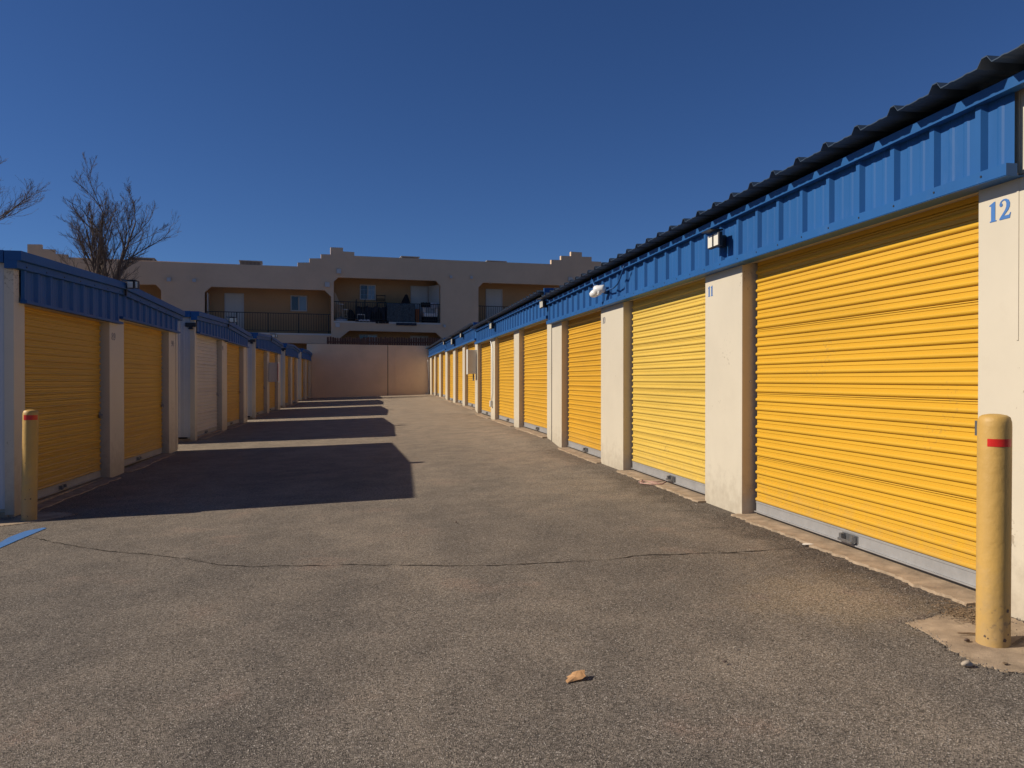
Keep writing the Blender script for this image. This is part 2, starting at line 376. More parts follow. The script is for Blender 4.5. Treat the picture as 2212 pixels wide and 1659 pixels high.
def roller_door(par, side, p0, p1, z0, z1, q, m, latch='near', label=None):
    F = mapper(side); b = MB(); pr = curtain_profile(z0+.11, z1)
    e0, e1 = p0+.055, p1-.055; nseg = 5
    rnd = random.Random(int(p0*100))
    for s_ in range(nseg):
        a = e0+(e1-e0)*s_/nseg; c = e0+(e1-e0)*(s_+1)/nseg
        b.strip([F(a, q+h, z) for z, h in pr], [F(c, q+h, z) for z, h in pr])
    # turned edges give the curtain its thickness
    for e in (e0, e1): b.strip([F(e, q+h, z) for z, h in pr], [F(e, q+h-.022, z) for z, h in pr])
    d = b.build('roller_door', m, par)
    if label: d['label'] = label
    b = MB(); b.box((e0-.005, q-.03, z0), (e1+.005, q+.006, z0+.112), F); b.box((e0-.005, q+.004, z0+.012), (e1+.005, q+.028, z0+.02), F)
    b.box((e0-.005, q+.0045, z0+.098), (e1+.005, q+.012, z0+.106), F); b.build('bottom_bar', 'bar', d)
    b = MB(); b.box((e0-.01, q-.028, z0-.03), (e1+.01, q-.004, z0+.002), F); b.build('rubber_seal', 'rubber', d)
    # lift handle
    c = (p0+p1)/2 + rnd.uniform(-.25, .25); b = MB()
    b.box((c-.085, q+.0055, z0+.035), (c-.055, q+.05, z0+.085), F); b.box((c+.055, q+.0055, z0+.035), (c+.085, q+.05, z0+.085), F)
    b.box((c-.085, q+.047, z0+.03), (c+.085, q+.062, z0+.052), F); b.box((c-.10, q+.0062, z0+.03), (c+.10, q+.010, z0+.09), F)
    b.build('handle', 'steel', d, bevel=.003)
    # slide latch
    lp = (e0+.02) if latch == 'near' else (e1-.02); sg = 1 if latch == 'near' else -1; lz = z0 + .98; b = MB()
    b.box((min(lp, lp+sg*.07), q+.018, lz-.045), (max(lp, lp+sg*.07), q+.023, lz+.045), F)
    b.box((min(lp-sg*.05, lp+sg*.05), q+.022, lz-.012), (max(lp-sg*.05, lp+sg*.05), q+.034, lz+.012), F)
    b.tube([F(lp+sg*.03, q+.03, lz), F(lp+sg*.03, q+.05, lz-.02), F(lp+sg*.03, q+.045, lz-.06)], .011, 6) if latch == 'far' else None
    b.build('latch', 'steel', d)
    for a, c in ((p0+.005, p0+.028), (p1-.028, p1-.005)):
        b = MB(); b.box((a, q-.06, z0-.02), (c, q-.03, z1), F); b.build('guide_track', 'dark', d)  # track blackened to deepen the shaded gap beside the curtain
    return d

# digits: thick-and-thin serif numerals, unit height, as polygons
def ell(cx_, cy_, rx, ry, n=22, a0=0, a1=360):
    return [(cx_+rx*math.cos(R(a0+(a1-a0)*i/n)), cy_+ry*math.sin(R(a0+(a1-a0)*i/n))) for i in range(n if a1-a0 == 360 else n+1)]
GL = {
 '1': (.42, [[[(.03, 0), (.40, 0), (.40, .045), (.33, .07), (.33, 1.0), (.26, 1.0), (.0, .86), (.0, .82), (.10, .82), (.10, .07), (.03, .045)]]]),
 '0': (.62, [[ell(.31, .5, .30, .51), ell(.31, .5, .15, .46)]]),
 '8': (.62, [[ell(.31, .27, .30, .28), ell(.31, .27, .15, .23)], [ell(.31, .76, .26, .245), ell(.31, .76, .13, .20)]]),
 '9': (.62, [[ell(.30, .68, .29, .33), ell(.30, .68, .14, .28)], [[(.45, .62), (.59, .68), (.58, .40), (.48, .14), (.28, 0), (.07, -.01), (.02, .10), (.10, .19), (.17, .12), (.15, .05), (.30, .08), (.42, .25)]]]),
 '2': (.66, [[[(.02, 0), (.58, 0), (.64, .27), (.60, .27), (.54, .17), (.26, .17), (.50, .42), (.58, .58), (.59, .75), (.52, .91), (.38, 1.0), (.22, 1.0), (.08, .91), (.02, .76), (.06, .66), (.15, .65), (.20, .72), (.18, .80), (.12, .84), (.17, .91), (.27, .94), (.36, .88), (.40, .76), (.39, .60), (.32, .44), (.02, .06)]]]),
 '3': (.60, [[[(.05, .88), (.22, 1.0), (.40, .97), (.53, .84), (.52, .66), (.38, .55), (.52, .47), (.58, .30), (.52, .11), (.36, 0), (.16, 0), (.02, .10), (.03, .20), (.12, .23), (.18, .16), (.14, .08), (.26, .05), (.38, .14), (.41, .30), (.34, .45), (.18, .51), (.18, .56), (.32, .62), (.37, .76), (.31, .90), (.20, .93), (.10, .84)]]]),
 '4': (.62, [[[(.36, 0), (.54, 0), (.54, .22), (.62, .22), (.62, .32), (.54, .32), (.54, 1.0), (.44, 1.0), (.0, .30), (.0, .22), (.36, .22)], [(.36, .32), (.36, .72), (.10, .32)]]]),
}
def number(txt, par, side, pc, q, zc, h, m, sx=1.0):
    F0 = mapper(side); w = sum(GL[c][0]+.12 for c in txt)-.12; b = MB(); u = -w/2
    sgn = -1 if side > 0 else 1      # reads left to right from the yard
    for ch in txt:
        adv, gl = GL[ch]
        for loops in gl:
            b.poly([[(x+u, y-.5) for x, y in lp] for lp in loops], lambda a, v, d: F0(pc + sgn*a*h*sx, q+d, zc+v*h), .0015)
        u += adv+.12
    return b.build('unit_number', m, par)

def lowest(side, a, c):
    x = XR-.02 if side > 0 else XL+.02
    return min(gz(x, a), gz(x, c))

def right_building(idx, Y0, Y1, header, ek, opens, numbers, phase, label, yoff=0.0):
    side = 1; F = mapper(side)
    t = thing('storage_building', label, 'storage building', (XR+4, (Y0+Y1)/2, gz(XR, Y0)), 'storage buildings along the right side of the yard')
    e = lambda p: header + .41 + ek*(p-(Y0+Y1)/2)            # bottom edge of the eave trim
    base = lowest(1, Y0, Y1)
    # body behind the doors
    b = MB(); b.box((Y0+.02, -9, base-.3), (Y1-.02, -.45, header+.45), F)
    b.box((Y0, -9.02, base-.3), (Y0+.03, -.005, header+.45), F); b.box((Y1-.03, -9.02, base-.3), (Y1, -.005, header+.45), F)
    b.build('wall', 'cream', t)
    # pillars
    edges = [Y0] + [v for o in opens for v in o] + [Y1]
    for i in range(0, len(edges), 2):
        a, c = edges[i], edges[i+1]
        if c-a < .12: continue
        b = MB(); b.box((a, -.40, min(gz(XR-.01, a), gz(XR-.01, c))-.15), (c, 0, header+.001), F)
        zz = base+.25; b.cur = 1
        while zz < header-.05: b.tube([F(a-.0005, -.09, zz), F(a-.008, -.09, zz)], .009, 6); zz += .52
        p = b.build('pillar', 'cream', t, bevel=.005, extra='tan')
        for pc, txt, zc, h, m_ in numbers:
            if a <= pc <= c: number(txt, p, side, pc, .001, zc, h, m_, 1.15)
    # soffit and fascia
    f0s = 3.66 if idx == 0 else Y0
    b = MB(); b.box((f0s, -.13, header+.0), (Y1, .10, header+.012), F); b.build('soffit', 'cream', t)
    f0 = 3.64 if idx == 0 else Y0
    if idx == 0:
        b = MB(); b.box((Y0, -.3, header+.003), (f0+.3, .0015, e(Y0)+.11), F); b.box((f0+.02, -.05, header-.9), (f0+.034, .004, e(Y0)+.1), F); b.build('corner_panel', 'cream', t)
    pr = rpanel(f0, Y1, phase); b = MB()
    b.strip([F(p, .05+h, header+.03) for p, h in pr], [F(p, .05+h, e(p)+.03) for p, h in pr])
    b.build('fascia', 'blue', t)
    b = MB(); b.box((f0+.31*(idx == 0), -.42, header+.1), (Y1, .045, e(Y0)+.05), F); b.build('eave_shade_block', 'dark', t)  # solid black block, painted shade between roof edge and trim
    b = MB(); b.box((f0-.015, .046, header-.012), (Y1+.01, .115, header+.052), F); b.box((f0-.015, -.02, header-.016), (Y1+.01, .112, header-.0125), F)
    pp = f0+.16; b.cur = 1
    while pp < Y1: b.tube([F(pp, .114, header+.022), F(pp, .118, header+.022)], .007, 6); pp += PITCH
    b.build('sill', 'blue', t, extra='rubber')
    # eave trim
    b = MB(); n = 12
    for i in range(n):
        a = f0-.3*(idx == 0)+(Y1-f0+.3*(idx == 0))*i/n; c = f0-.3*(idx == 0)+(Y1-f0+.3*(idx == 0))*(i+1)/n
        o = [F(a, .12, e(a)), F(a, .125, e(a)+.060), F(a, .113, e(a)+.062)]
        o2 = [F(c, .12, e(c)), F(c, .125, e(c)+.060), F(c, .113, e(c)+.062)]
        b.strip(o, o2); b.strip([F(a, .12, e(a)), F(a, .04, e(a)+.005)], [F(c, .12, e(c)), F(c, .04, e(c)+.005)])
    b.build('eave_trim', 'blue', t)
    # ribbed roof sheet, its edge overhanging the trim
    pr = rpanel(Y0-.05, Y1+.05, phase+.11, h=.042, top=.035, sl=.032); b = MB(); zt = lambda p: e(p)+.118
    def rf(q, dz): return [F(p, q, zt(p)+dz+h) for p, h in pr]
    ed = rf(.275, -.0); b.strip(ed, rf(-9.3, .18)); lo = [(v[0], v[1], v[2]-.006) for v in ed]; b.strip(ed, lo)
    b.strip(lo, [(v[0], v[1], v[2]-.006) for v in rf(-9.3, .18)])
    b.build('roof', 'roof', t)
    # blue rake trim at the near gable
    b = MB(); b.box((Y0-.06, -9.3, zt(Y0)-.10), (Y0+.0, .16, zt(Y0)+.075), F); b.build('rake_trim', 'blue', t, bevel=.006)
    # doors
    for k, (a, c) in enumerate(opens):
        zb = max(gz(XR+.1, a), gz(XR+.1, c)) + .035
        mm = 'pale_yellow' if (idx == 0 and k == 1) else 'yellow'
        lab = 'paler lemon yellow roller door' if mm == 'pale_yellow' else None
        roller_door(t, side, a, c, zb, header+.04, -.13, mm, 'near', lab)
        b = MB(); b.box((a-.05, -.44, base-.2), (c+.05, -.20, header+.3), F); b.build('recess_shade_panel', 'dark', t)  # black panel standing in for the shade behind the door curtain
    # concrete sill in front of the doors
    b = MB()
    for a, c in opens:
        a -= .03; c += .03
        n = int((c-a)/.03); zz = lambda p: gz(XR-.05, p)+.016; rnd = random.Random(int(a*77)); A = []; B = []
        wv = 0
        for i in range(n+1):
            p = a+(c-a)*i/n; wv = wv*.8+rnd.uniform(-.012, .012); A.append(F(p, -.2, zz(p)+.008)); B.append(F(p, .09+wv+rnd.uniform(-.012, .012), zz(p)))
        b.strip(A, B); b.strip(B, [(v[0]-.012, v[1], v[2]-.05) for v in B])
        for E0, E1 in ((A[0], B[0]), (A[-1], B[-1])): b.add([E0, E1, (E1[0], E1[1], E1[2]-.08), (E0[0], E0[1], E0[2]-.08)], [(0, 1, 2, 3)])
    b.build('door_apron', 'concrete', t)
    return t

RP = 3.86
n12 = on_x(2161, 454, XR); n11 = on_x(1535, 629, XR); n10 = on_x(1305, 692, XR)
right_building(0, 3.02, 15.0, 2.43, -.0055, [(3.95, 6.89), (7.73, 10.5), (11.6, 14.19)],
    [(n12[0], '12', n12[1], .112, 'number'), (n11[0], '11', n11[1], .108, 'number'), (n10[0], '10', n10[1], .10, 'number_dark')], RP,
    'nearest right-hand storage building with blue ribbed fascia, yellow doors and pillars numbered 10 to 12')
right_building(1, 15.06, 26.4, 2.545, 0.001, [(15.45, 18.61), (19.32, 22.51), (23.35, 26.36-.02)], [], RP+.1,
    'second right-hand storage building, beyond pillar 10, with white conduit on its front')
right_building(2, 26.46, 38.1, 2.69, -.001, [(27.17, 30.37), (31.2, 34.09), (35.1, 37.93)], [], RP,
    'third right-hand storage building, with a grey cabinet hung at its near end')
right_building(3, 38.16, 50.5, 2.79, 0.0, [(39.09, 41.94), (43.1, 45.77), (46.7, 49.0)], [], RP+.2,
    'last right-hand storage building, ending at the pink stucco wall')

def left_building(idx, Y0, Y1, hn, hf, ev0, pk, ev1, opens, mats, numbers, label):
    side = -1; F = mapper(side); ym = (opens[0][1]+opens[1][0])/2 if len(opens) > 1 else (Y0+Y1)/2
    o0, o1 = Y0-.10, Y1+.12
    def r(p): return ev0+(pk-ev0)*(p-o0)/(ym-o0) if p < ym else pk+(ev1-pk)*(p-ym)/(o1-ym)
    t = thing('storage_building', label, 'storage building', (XL-4, (Y0+Y1)/2, gz(XL, Y0)), 'storage buildings along the left side of the yard')
    base = min(gz(XL, Y0), gz(XL, Y1))
    # body with ribbed end walls
    b = MB(); b.box((Y0+.01, -9, base-.3), (Y1-.01, -.45, ev1-.10), F)
    for yy, sg in ((Y0, -1), (Y1, 1)):
        pr = rpanel(0.0, 9.0, .30, h=.03, top=.05, sl=.03)
        zt = r(yy)-.05
        b.strip([F(yy+sg*h, -.06-p, gz(XL, yy)+.10) for p, h in pr], [F(yy+sg*h, -.06-p, zt) for p, h in pr])
        b.box((min(yy, yy-sg*.03), -9, gz(XL, yy)+.10), (max(yy, yy-sg*.03)-.001*0, -.03, zt), F) if False else None
    b.build('end_wall', 'whitewall', t)
    b = MB(); b.box((Y0-.0, -9, base-.4), (Y1+.0, -.06, gz(XL, Y0)+.06), F); b.build('slab', 'concrete', t)
    edges = [Y0] + [v for o in opens for v in o] + [Y1]
    for i in range(0, len(edges), 2):
        a, c = edges[i], edges[i+1]; hh = max(hn, hf)+.05
        if c-a < .1: continue
        b = MB(); b.box((a+(.02 if i == 0 else 0), -.30 if 0 < i < len(edges)-2 else -.16, min(gz(XL+.01, a), gz(XL+.01, c))-.12), (c-(.02 if i == len(edges)-2 else 0), 0, max(hn, hf)+.02), F)
        zz = base+.3; b.cur = 1
        while zz < hn-.05 and i: b.tube([F(a-.0005, -.09, zz), F(a-.008, -.09, zz)], .009, 6); zz += .5
        p = b.build('pillar', 'cream', t, bevel=.005, extra='tan')
        for pc, txt, zc, h, m_ in numbers:
            if a <= pc <= c: number(txt, p, side, pc, .001, zc, h, m_, 1.15)
    # corner trims rising to the roof at both ends
    b = MB(); b.box((Y0-.012, -.09, gz(XL, Y0)+.03), (Y0+.13, .012, r(Y0)-.12), F); b.build('corner_trim', 'cream', t, bevel=.004)
    b = MB(); b.box((Y1-.13, -.12, gz(XL, Y1)+.03), (Y1+.012, .012, r(Y1)-.12), F); b.build('corner_trim', 'cream', t, bevel=.004)
    # fascia in two halves with their sills
    c0, c1 = Y0+.13, Y1-.13
    for a, c, h_a, h_c in ((c0, ym, hn, hn), (ym, c1, hf, hf-.02)):
        H = lambda p: h_a + (h_c-h_a)*(p-a)/(c-a)
        pr = rpanel(a, c, 10.3, h=.034, top=.05, sl=.03); b = MB()
        b.strip([F(p, .03+h, H(p)+.02) for p, h in pr], [F(p, .03+h, r(p)-.13) for p, h in pr]); b.build('fascia', 'blue', t)
        b = MB(); v = []
        for p in (a-.01, c+.01*(c == c1)):
            v.append([F(p, .026, H(p)), F(p, .10, H(p)), F(p, .10, H(p)+.035), F(p, .026, H(p)+.045)])
        b.strip(v[0], v[1], True); b.add(v[0], [(0, 1, 2, 3)]); b.add(v[1], [(0, 1, 2, 3)]); b.build('sill', 'blue', t)
    for ya, yb, hh in ((c0, ym-.01, hn), (ym+.01, c1, min(hf, hf-.02))):
        b = MB(); b.box((ya, -.13, hh+.004), (yb, .026, hh+.014), F); b.build('soffit', 'cream', t)
    # upper and lower rake trims following the low gable
    def band(z_hi, z_lo, q1, name, scr=False):
        b = MB(); pts = [o0, ym, o1]; S_ = [[F(p, -.05, r(p)+z_hi), F(p, q1, r(p)+z_hi), F(p, q1, r(p)+z_lo), F(p, q1-.02, r(p)+z_lo-.006), F(p, -.05, r(p)+z_lo-.006)] for p in pts]
        for A, B in zip(S_, S_[1:]): b.strip(A, B, True)
        b.add(S_[0], [(0, 1, 2, 3, 4)]); b.add(S_[-1], [(0, 1, 2, 3, 4)]); b.cur = 1; pp = Y0+.15
        while scr and pp < Y1: b.tube([F(pp, q1-.001, r(pp)-.165), F(pp, q1+.006, r(pp)-.165)], .010, 6); pp += PITCH*1.5
        return b.build(name, 'blue', t, extra='rubber')
    rt = band(0, -.105, .13, 'rake_trim'); lt = band(-.112, -.195, .085, 'rake_trim', True)
    # roof and side eave box
    b = MB()
    for a, c in ((o0+.01, ym), (ym, o1-.01)):
        pr = [(x, h) for x, h in rpanel(0, 9.3, 0)]
        b.strip([F(a, .10-p, r(a)-.04+0*h) for p, h in pr], [F(c, .10-p, r(c)-.04) for p, h in pr])
    b.build('roof', 'blue', t)
    for ya, yb in ((o0+.004, o0+.09), (o1-.09, o1-.004)):
        b = MB(); b.box((ya, -9.2, r(ya)-.135), (yb, -.06, r(ya)+.006), F); b.build('eave_box', 'blue', t, bevel=.006)
    for k, (a, c) in enumerate(opens):
        zb = max(gz(XL-.1, a), gz(XL-.1, c)) + .03; hd = hn if k == 0 else hf
        roller_door(t, side, a, c, zb, hd+.03, -.13, mats[k], 'far', 'cream white roller door' if mats[k] == 'white_door' else None)
        b = MB(); b.box((a-.05, -.44, base-.2), (c+.05, -.2, hd+.05), F); b.build('recess_shade_panel', 'dark', t)  # black panel that paints shade behind the curtain edges
    b = MB()
    for a, c in opens:
        n = int((c-a)/.1); rnd = random.Random(int(a*31)); A = []; B = []; wv = 0
        for i in range(n+1):
            p = a+(c-a)*i/n; wv = wv*.75+rnd.uniform(-.03, .03); z = gz(XL+.05, p)+.015; A.append(F(p, -.2, z+.008)); B.append(F(p, .12+wv, z))
        b.strip(A, B); b.strip(B, [(v[0]+.012, v[1], v[2]-.05) for v in B])
        for E0, E1 in ((A[0], B[0]), (A[-1], B[-1])): b.add([E0, E1, (E1[0], E1[1], E1[2]-.08), (E0[0], E0[1], E0[2]-.08)], [(0, 1, 2, 3)])
    b.build('door_apron', 'concrete', t)
    return t
n89 = on_x(245, 727, XL); n90 = on_x(372.5, 742, XL); n91 = on_x(481, 751.5, XL); n93 = on_x(578, 767, XL)
left_building(0, 9.76, 17.2, 2.21, 2.30, 2.79, 2.89, 2.765, [(10.06, 13.03), (13.73, 16.55)], ['yellow', 'yellow'],
    [(n89[0], '89', n89[1], .115, 'number_dark'), (n90[0], '90', n90[1], .115, 'number_dark')],
    'nearest left-hand storage building, behind the bollard, with pillars numbered 89 and 90')
left_building(1, 18.76, 26.1, 2.385, 2.36, 2.885, 2.955, 2.80, [(19.04, 22.0), (22.7, 25.45)], ['white_door', 'yellow'],
    [(n91[0], '91', n91[1], .115, 'number_dark')],
    'second left-hand storage building, the only one with a cream white door')
left_building(2, 27.72, 34.85, 2.40, 2.42, 2.93, 3.03, 2.88, [(27.9, 30.8), (31.4, 34.1)], ['yellow', 'yellow'], [(n93[0], '93', n93[1], .11, 'number_dark')],
    'third left-hand storage building, with a white cabinet on its middle pillar')
left_building(3, 36.5, 42.6, 2.42, 2.45, 2.98, 3.04, 2.92, [(36.7, 39.1), (39.8, 42.0)], ['yellow', 'yellow'], [],
    'fourth left-hand storage building, small in the distance')
left_building(4, 44.3, 50.4, 2.50, 2.50, 3.05, 3.08, 2.98, [(44.6, 47.0), (47.9, 50.0)], ['yellow', 'yellow'], [],
    'farthest left-hand storage building, touching the pink stucco wall')

# ------------------------------------------------------------------ back wall and fence
t = thing('boundary_wall', 'pinkish tan stucco wall closing the far end of the yard', 'wall', (0, 50.8, gz(0, 50.8)))
b = MB(); b.poly([[(-4.36, -.3), (.72, -.3), (.72, 3.55), (-4.36, 3.60)]], lambda u, v, w: (u, 50.62+w, v), .3); b.build('wall_section', 'backwall', t)
b = MB(); b.poly([[(.76, -.3), (4.4, -.3), (4.4, 3.52), (.76, 3.55)]], lambda u, v, w: (u, 50.62+w, v), .3); b.build('wall_section', 'backwall', t)
b = MB(); b.box((-12, 50.66, -.3), (-4.37, 50.9, 3.0)); b.build('wall_section', 'backwall', t)
b = MB(); b.box((.70, 50.66, -.3), (.78, 50.86, 3.5)); b.build('joint', 'dark', t)
for x0, x1 in ((-4.07, -4.0), (1.20, 1.27)):
    b = MB(); b.box((x0, 50.605, -.3), (x1, 50.63, 3.54)); b.build('rib', 'backwall', t)
# wooden fence behind it
t = thing('wooden_fence', 'dark weathered picket fence rising behind the stucco wall', 'fence', (-1, 52.2, 2.2))
rnd = random.Random(5); x = -3.2; pk = MB(); k = 0
while x < 4.9:
    w = rnd.uniform(.12, .155); h = 4.1+rnd.uniform(-.05, .06)+.02*x*0
    z0 = 2.2; y = 52.0+rnd.uniform(-.015, .015)
    if k < 100:
        p = MB(); p.poly([[(x, z0), (x+w, z0), (x+w, h-.05), (x+w-.03, h), (x+.03, h), (x, h-.05)]], lambda u, v, d: (u, y+d, v), .025); p.build('picket', 'wood', t)
    x += w+rnd.uniform(.004, .03); k += 1
for z in (2.6, 3.75): b = MB(); b.box((-3.2, 51.95, z), (4.9, 51.99, z+.09)); b.build('rail', 'wood', t)

# ------------------------------------------------------------------ apartment building
TH = math.atan2(.124, .992); FD = Vector((math.cos(TH), math.sin(TH), 0)); FN = Vector((math.sin(TH), -math.cos(TH), 0)); FP0 = Vector((0, 54.8, 0))
def fac(x, y, depth=0.0):
    """photo pixel -> (u, z) on the facade plane pushed back by depth"""
    r = ray(x, y); o = FP0 - FN*depth
    t_ = (o - Vector((0, 0, CAMH))).dot(FN)/r.dot(FN); p = Vector((0, 0, CAMH)) + r*t_
    return ((p-o).dot(FD), p.z)
def W(u, z, depth=0.0):
    p = FP0 + FD*u - FN*depth; return (p.x, p.y, z)
def facF(d0): return lambda u, v, w: W(u, v, d0+w)
apt = thing('apartment_building', 'two storey tan stucco apartment block with stepped parapets and recessed balconies', 'apartment building', tuple(FP0+Vector((0, 3, 2.2))))
GZ = 2.2
top = [(59, 527.5), (90, 528), (90, 537.5), (118, 539), (118, 548), (146, 550), (146, 558), (432, 568.5), (643, 575.5), (643, 567), (668.5, 567), (668.5, 558), (693.5, 558), (693.5, 549), (714, 549.5), (714, 534), (741, 535), (741, 543), (765.5, 544.5), (765.5, 552.5), (999, 563), (1191, 570.5), (1191, 561), (1212, 561.5), (1212, 552.5), (1233.5, 553), (1233.5, 543.5), (1257, 545), (1257, 554.5), (1278, 555), (1278, 564.5), (1299, 565.5), (1299, 575), (1700, 594)]
o = [fac(*p) for p in top]; outer = [(o[0][0], GZ)] + o + [(o[-1][0], GZ)]
def lp(*pts): return [fac(*p) for p in pts]
opA = lp((442, 716), (442, 631), (456, 619), (701.6, 626.8), (715.5, 641), (715.5, 721))
opB = lp((721, 692.5), (721, 608), (731, 599), (942, 606.3), (951.8, 617), (951.8, 697.8))
opC = lp((1033.5, 700), (1033.5, 621), (1044, 610.3), (1290, 619), (1300, 630), (1300, 707))
opF = lp((205, 690), (205, 625), (215, 614), (336, 614.5), (348, 627), (348, 697))
uD = fac(735, 728)[0]; opD = [(uD, GZ+.02), (uD, fac(735, 730)[1]), fac(755, 714), fac(942, 718.5), fac(955, 731), (fac(955, 731)[0], GZ+.02)]
opE = [(fac(560, 740)[0], GZ+.02), fac(560, 739), fac(704, 743), (fac(704, 743)[0], GZ+.02)]
b = MB(); b.poly([outer, opA, opB, opC, opF, opD, opE], facF(0), .28); b.build('facade', 'stucco', apt)
# rooms / balconies behind each opening
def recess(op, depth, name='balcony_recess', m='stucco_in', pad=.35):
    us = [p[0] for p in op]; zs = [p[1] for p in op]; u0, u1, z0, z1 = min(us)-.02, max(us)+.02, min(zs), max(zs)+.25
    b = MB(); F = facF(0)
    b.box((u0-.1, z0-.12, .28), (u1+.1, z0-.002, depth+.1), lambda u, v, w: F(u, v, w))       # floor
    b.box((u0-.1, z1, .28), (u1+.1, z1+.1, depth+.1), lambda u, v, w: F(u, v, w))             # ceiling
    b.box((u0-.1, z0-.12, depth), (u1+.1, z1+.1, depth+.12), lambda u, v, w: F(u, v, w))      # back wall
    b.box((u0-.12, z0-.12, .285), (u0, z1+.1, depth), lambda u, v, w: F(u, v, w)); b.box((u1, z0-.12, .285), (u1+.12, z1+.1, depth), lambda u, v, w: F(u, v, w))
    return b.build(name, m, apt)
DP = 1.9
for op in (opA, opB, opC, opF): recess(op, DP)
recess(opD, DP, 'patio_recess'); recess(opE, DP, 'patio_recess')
b = MB(); b.box((o[0][0], GZ, .3), (o[-1][0], fac(500, 580)[1]-.25, 12), facF(0)) if False else None
# body of the block: roof deck and side walls
b = MB(); uu0, uu1 = o[0][0], o[-1][0]; zr = fac(999, 575)[1]-.5
b.box((uu0+.02, zr-.2, .30), (uu1, zr, 12), lambda u, v, w: W(u, v, w)); b.box((uu0, GZ, .281), (uu0+.25, fac(146, 558)[1], 12), lambda u, v, w: W(u, v, w)); b.box((uu0, GZ, 11.7), (uu1, fac(146, 558)[1]-.2, 12), lambda u, v, w: W(u, v, w))
b.build('side_wall', 'stucco', apt)
# white floor edges under the balconies
for op in (opA, opB, opC):
    u0, u1 = op[0][0], op[-1][0]; za, zb_ = op[0][1], op[-1][1]
    b = MB(); b.poly([[(u0, za-.13), (u1, zb_-.13), (u1, zb_-.01), (u0, za-.01)]], facF(-.03), .12); b.build('floor_edge', 'trim', apt)
# railings
def railing(op, ph, label):
    u0, u1 = op[0][0], op[-1][0]; za, zb_ = op[0][1]+.03, op[-1][1]+.03; Zf = lambda u: za+(zb_-za)*(u-u0)/(u1-u0)
    hgt = 1.28; Fz = facF(.12); b = MB()
    for zo, th in ((hgt, .05), (.12, .035)):
        b.poly([[(u0, za+zo), (u1, zb_+zo), (u1, zb_+zo+th), (u0, za+zo+th)]], Fz, .045)
    r_ = b.build('railing', 'iron', apt)
    n = int((u1-u0)/.165); b = MB()
    for i in range(1, n):
        u = u0+(u1-u0)*i/n; wd = .035 if i % 12 == 0 else .012; z = Zf(u)
        b.box((u-wd, z+.0 if i % 12 == 0 else z+.14, .13), (u+wd, z+hgt+.01, .155), lambda a, c, d: W(a, c, d))
    b.build('balusters', 'iron', r_); r_.children if False else None
    return r_
for op in (opA, opB, opC): railing(op, 0, '')
# windows and doors on the back wall of the balconies
def dp(x, y): return fac(x, y, DP)
def window(x0, y0, x1, y1, grid, depth=DP):
    (u0, z1), (u1, z0) = fac(x0, y0, depth), fac(x1, y1, depth); fr = .07
    F = lambda a, c, d: W(a, c, depth-d)
    b = MB(); b.box((u0, z0, .002), (u1, z0+fr, .06), F); b.box((u0, z1-fr, .002), (u1, z1, .06), F); b.box((u0, z0+fr, .002), (u0+fr, z1-fr, .06), F); b.box((u1-fr, z0+fr, .002), (u1, z1-fr, .06), F)
    um = (u0+u1)/2; b.box((um-.035, z0+fr, .002), (um+.035, z1-fr, .055), F)
    w = b.build('window', 'trim', apt)
    for a, c, m in ((u0+fr, um-.035, 'glass_dark'), (um+.035, u1-fr, 'glass_pale')):
        p = MB(); p.box((a, z0+fr, .003), (c, z1-fr, .025), F); p.build('pane', m, w)
        if grid:
            p = MB(); p.box(((a+c)/2-.01, z0+fr, .026), ((a+c)/2+.01, z1-fr, .034), F)
            for f in (1/3, 2/3): p.box((a, z0+(z1-z0)*f-.01, .0265), (c, z0+(z1-z0)*f+.01, .0335), F)
            p.build('glazing_bar', 'trim' if m == 'glass_pale' else 'glass_pale', w)
def flat_door(x0, y0, x1, zf, depth=DP):
    (u0, z1), (u1, _) = fac(x0, y0, depth), fac(x1, y0, depth); F = lambda a, c, d: W(a, c, depth-d)
    b = MB(); b.box((u0, zf, .002), (u0+.09, z1, .05), F); b.box((u1-.09, zf, .002), (u1, z1, .05), F); b.box((u0+.09, z1-.09, .002), (u1-.09, z1, .05), F)
    d = b.build('door', 'trim', apt)
    b = MB(); a, c = u0+.09, u1-.09; b.box((a, zf, .003), (c, z1-.09, .02), F)
    w_ = (c-a)
    for f0, f1 in ((.12, .46), (.54, .88)):
        for g0, g1 in ((.08, .40), (.47, .78), (.84, .95)):
            hh = z1-.09-zf; b.box((a+w_*f0, zf+hh*g0, .021), (a+w_*f1, zf+hh*g1, .028), F)
    b.build('door_leaf', 'doorw', d, bevel=.004)
zA = opA[0][1]; zB = opB[0][1]; zC = opC[0][1]
flat_door(485, 633, 527, zA-.05); window(627.5, 638, 663.5, 673, False)
window(777, 614.5, 811.5, 648.5, True); flat_door(887, 617.5, 924, zB-.05); flat_door(1049, 624, 1085, zC-.05)
window(240, 632, 325, 670, False)
window(775, 722, 815, 752, True); flat_door(886, 725, 925, GZ+.02)
# open white door leaf on balcony B, leaning out at the side
(u0, zz1) = fac(926, 618, 1.7); (u1, _) = fac(950, 618, .5)
b = MB(); b.poly([[(0, zB+.02), (1, zB+.02), (1, zz1), (0, zz1)]], lambda u, v, w: W(u0+(u1-u0)*u, v, 1.75-1.2*u+w*.05), 1.0)
b.build('storage_closet_door', 'doorw', apt)
b = MB(); (u0, z1) = fac(446.5, 627); b.box((u0-.02, zA+.02, .5), (u0+.03, z1-.1, 1.5), lambda a, c, d: W(a, c, d)); b.build('storage_closet_door', 'doorw', apt)
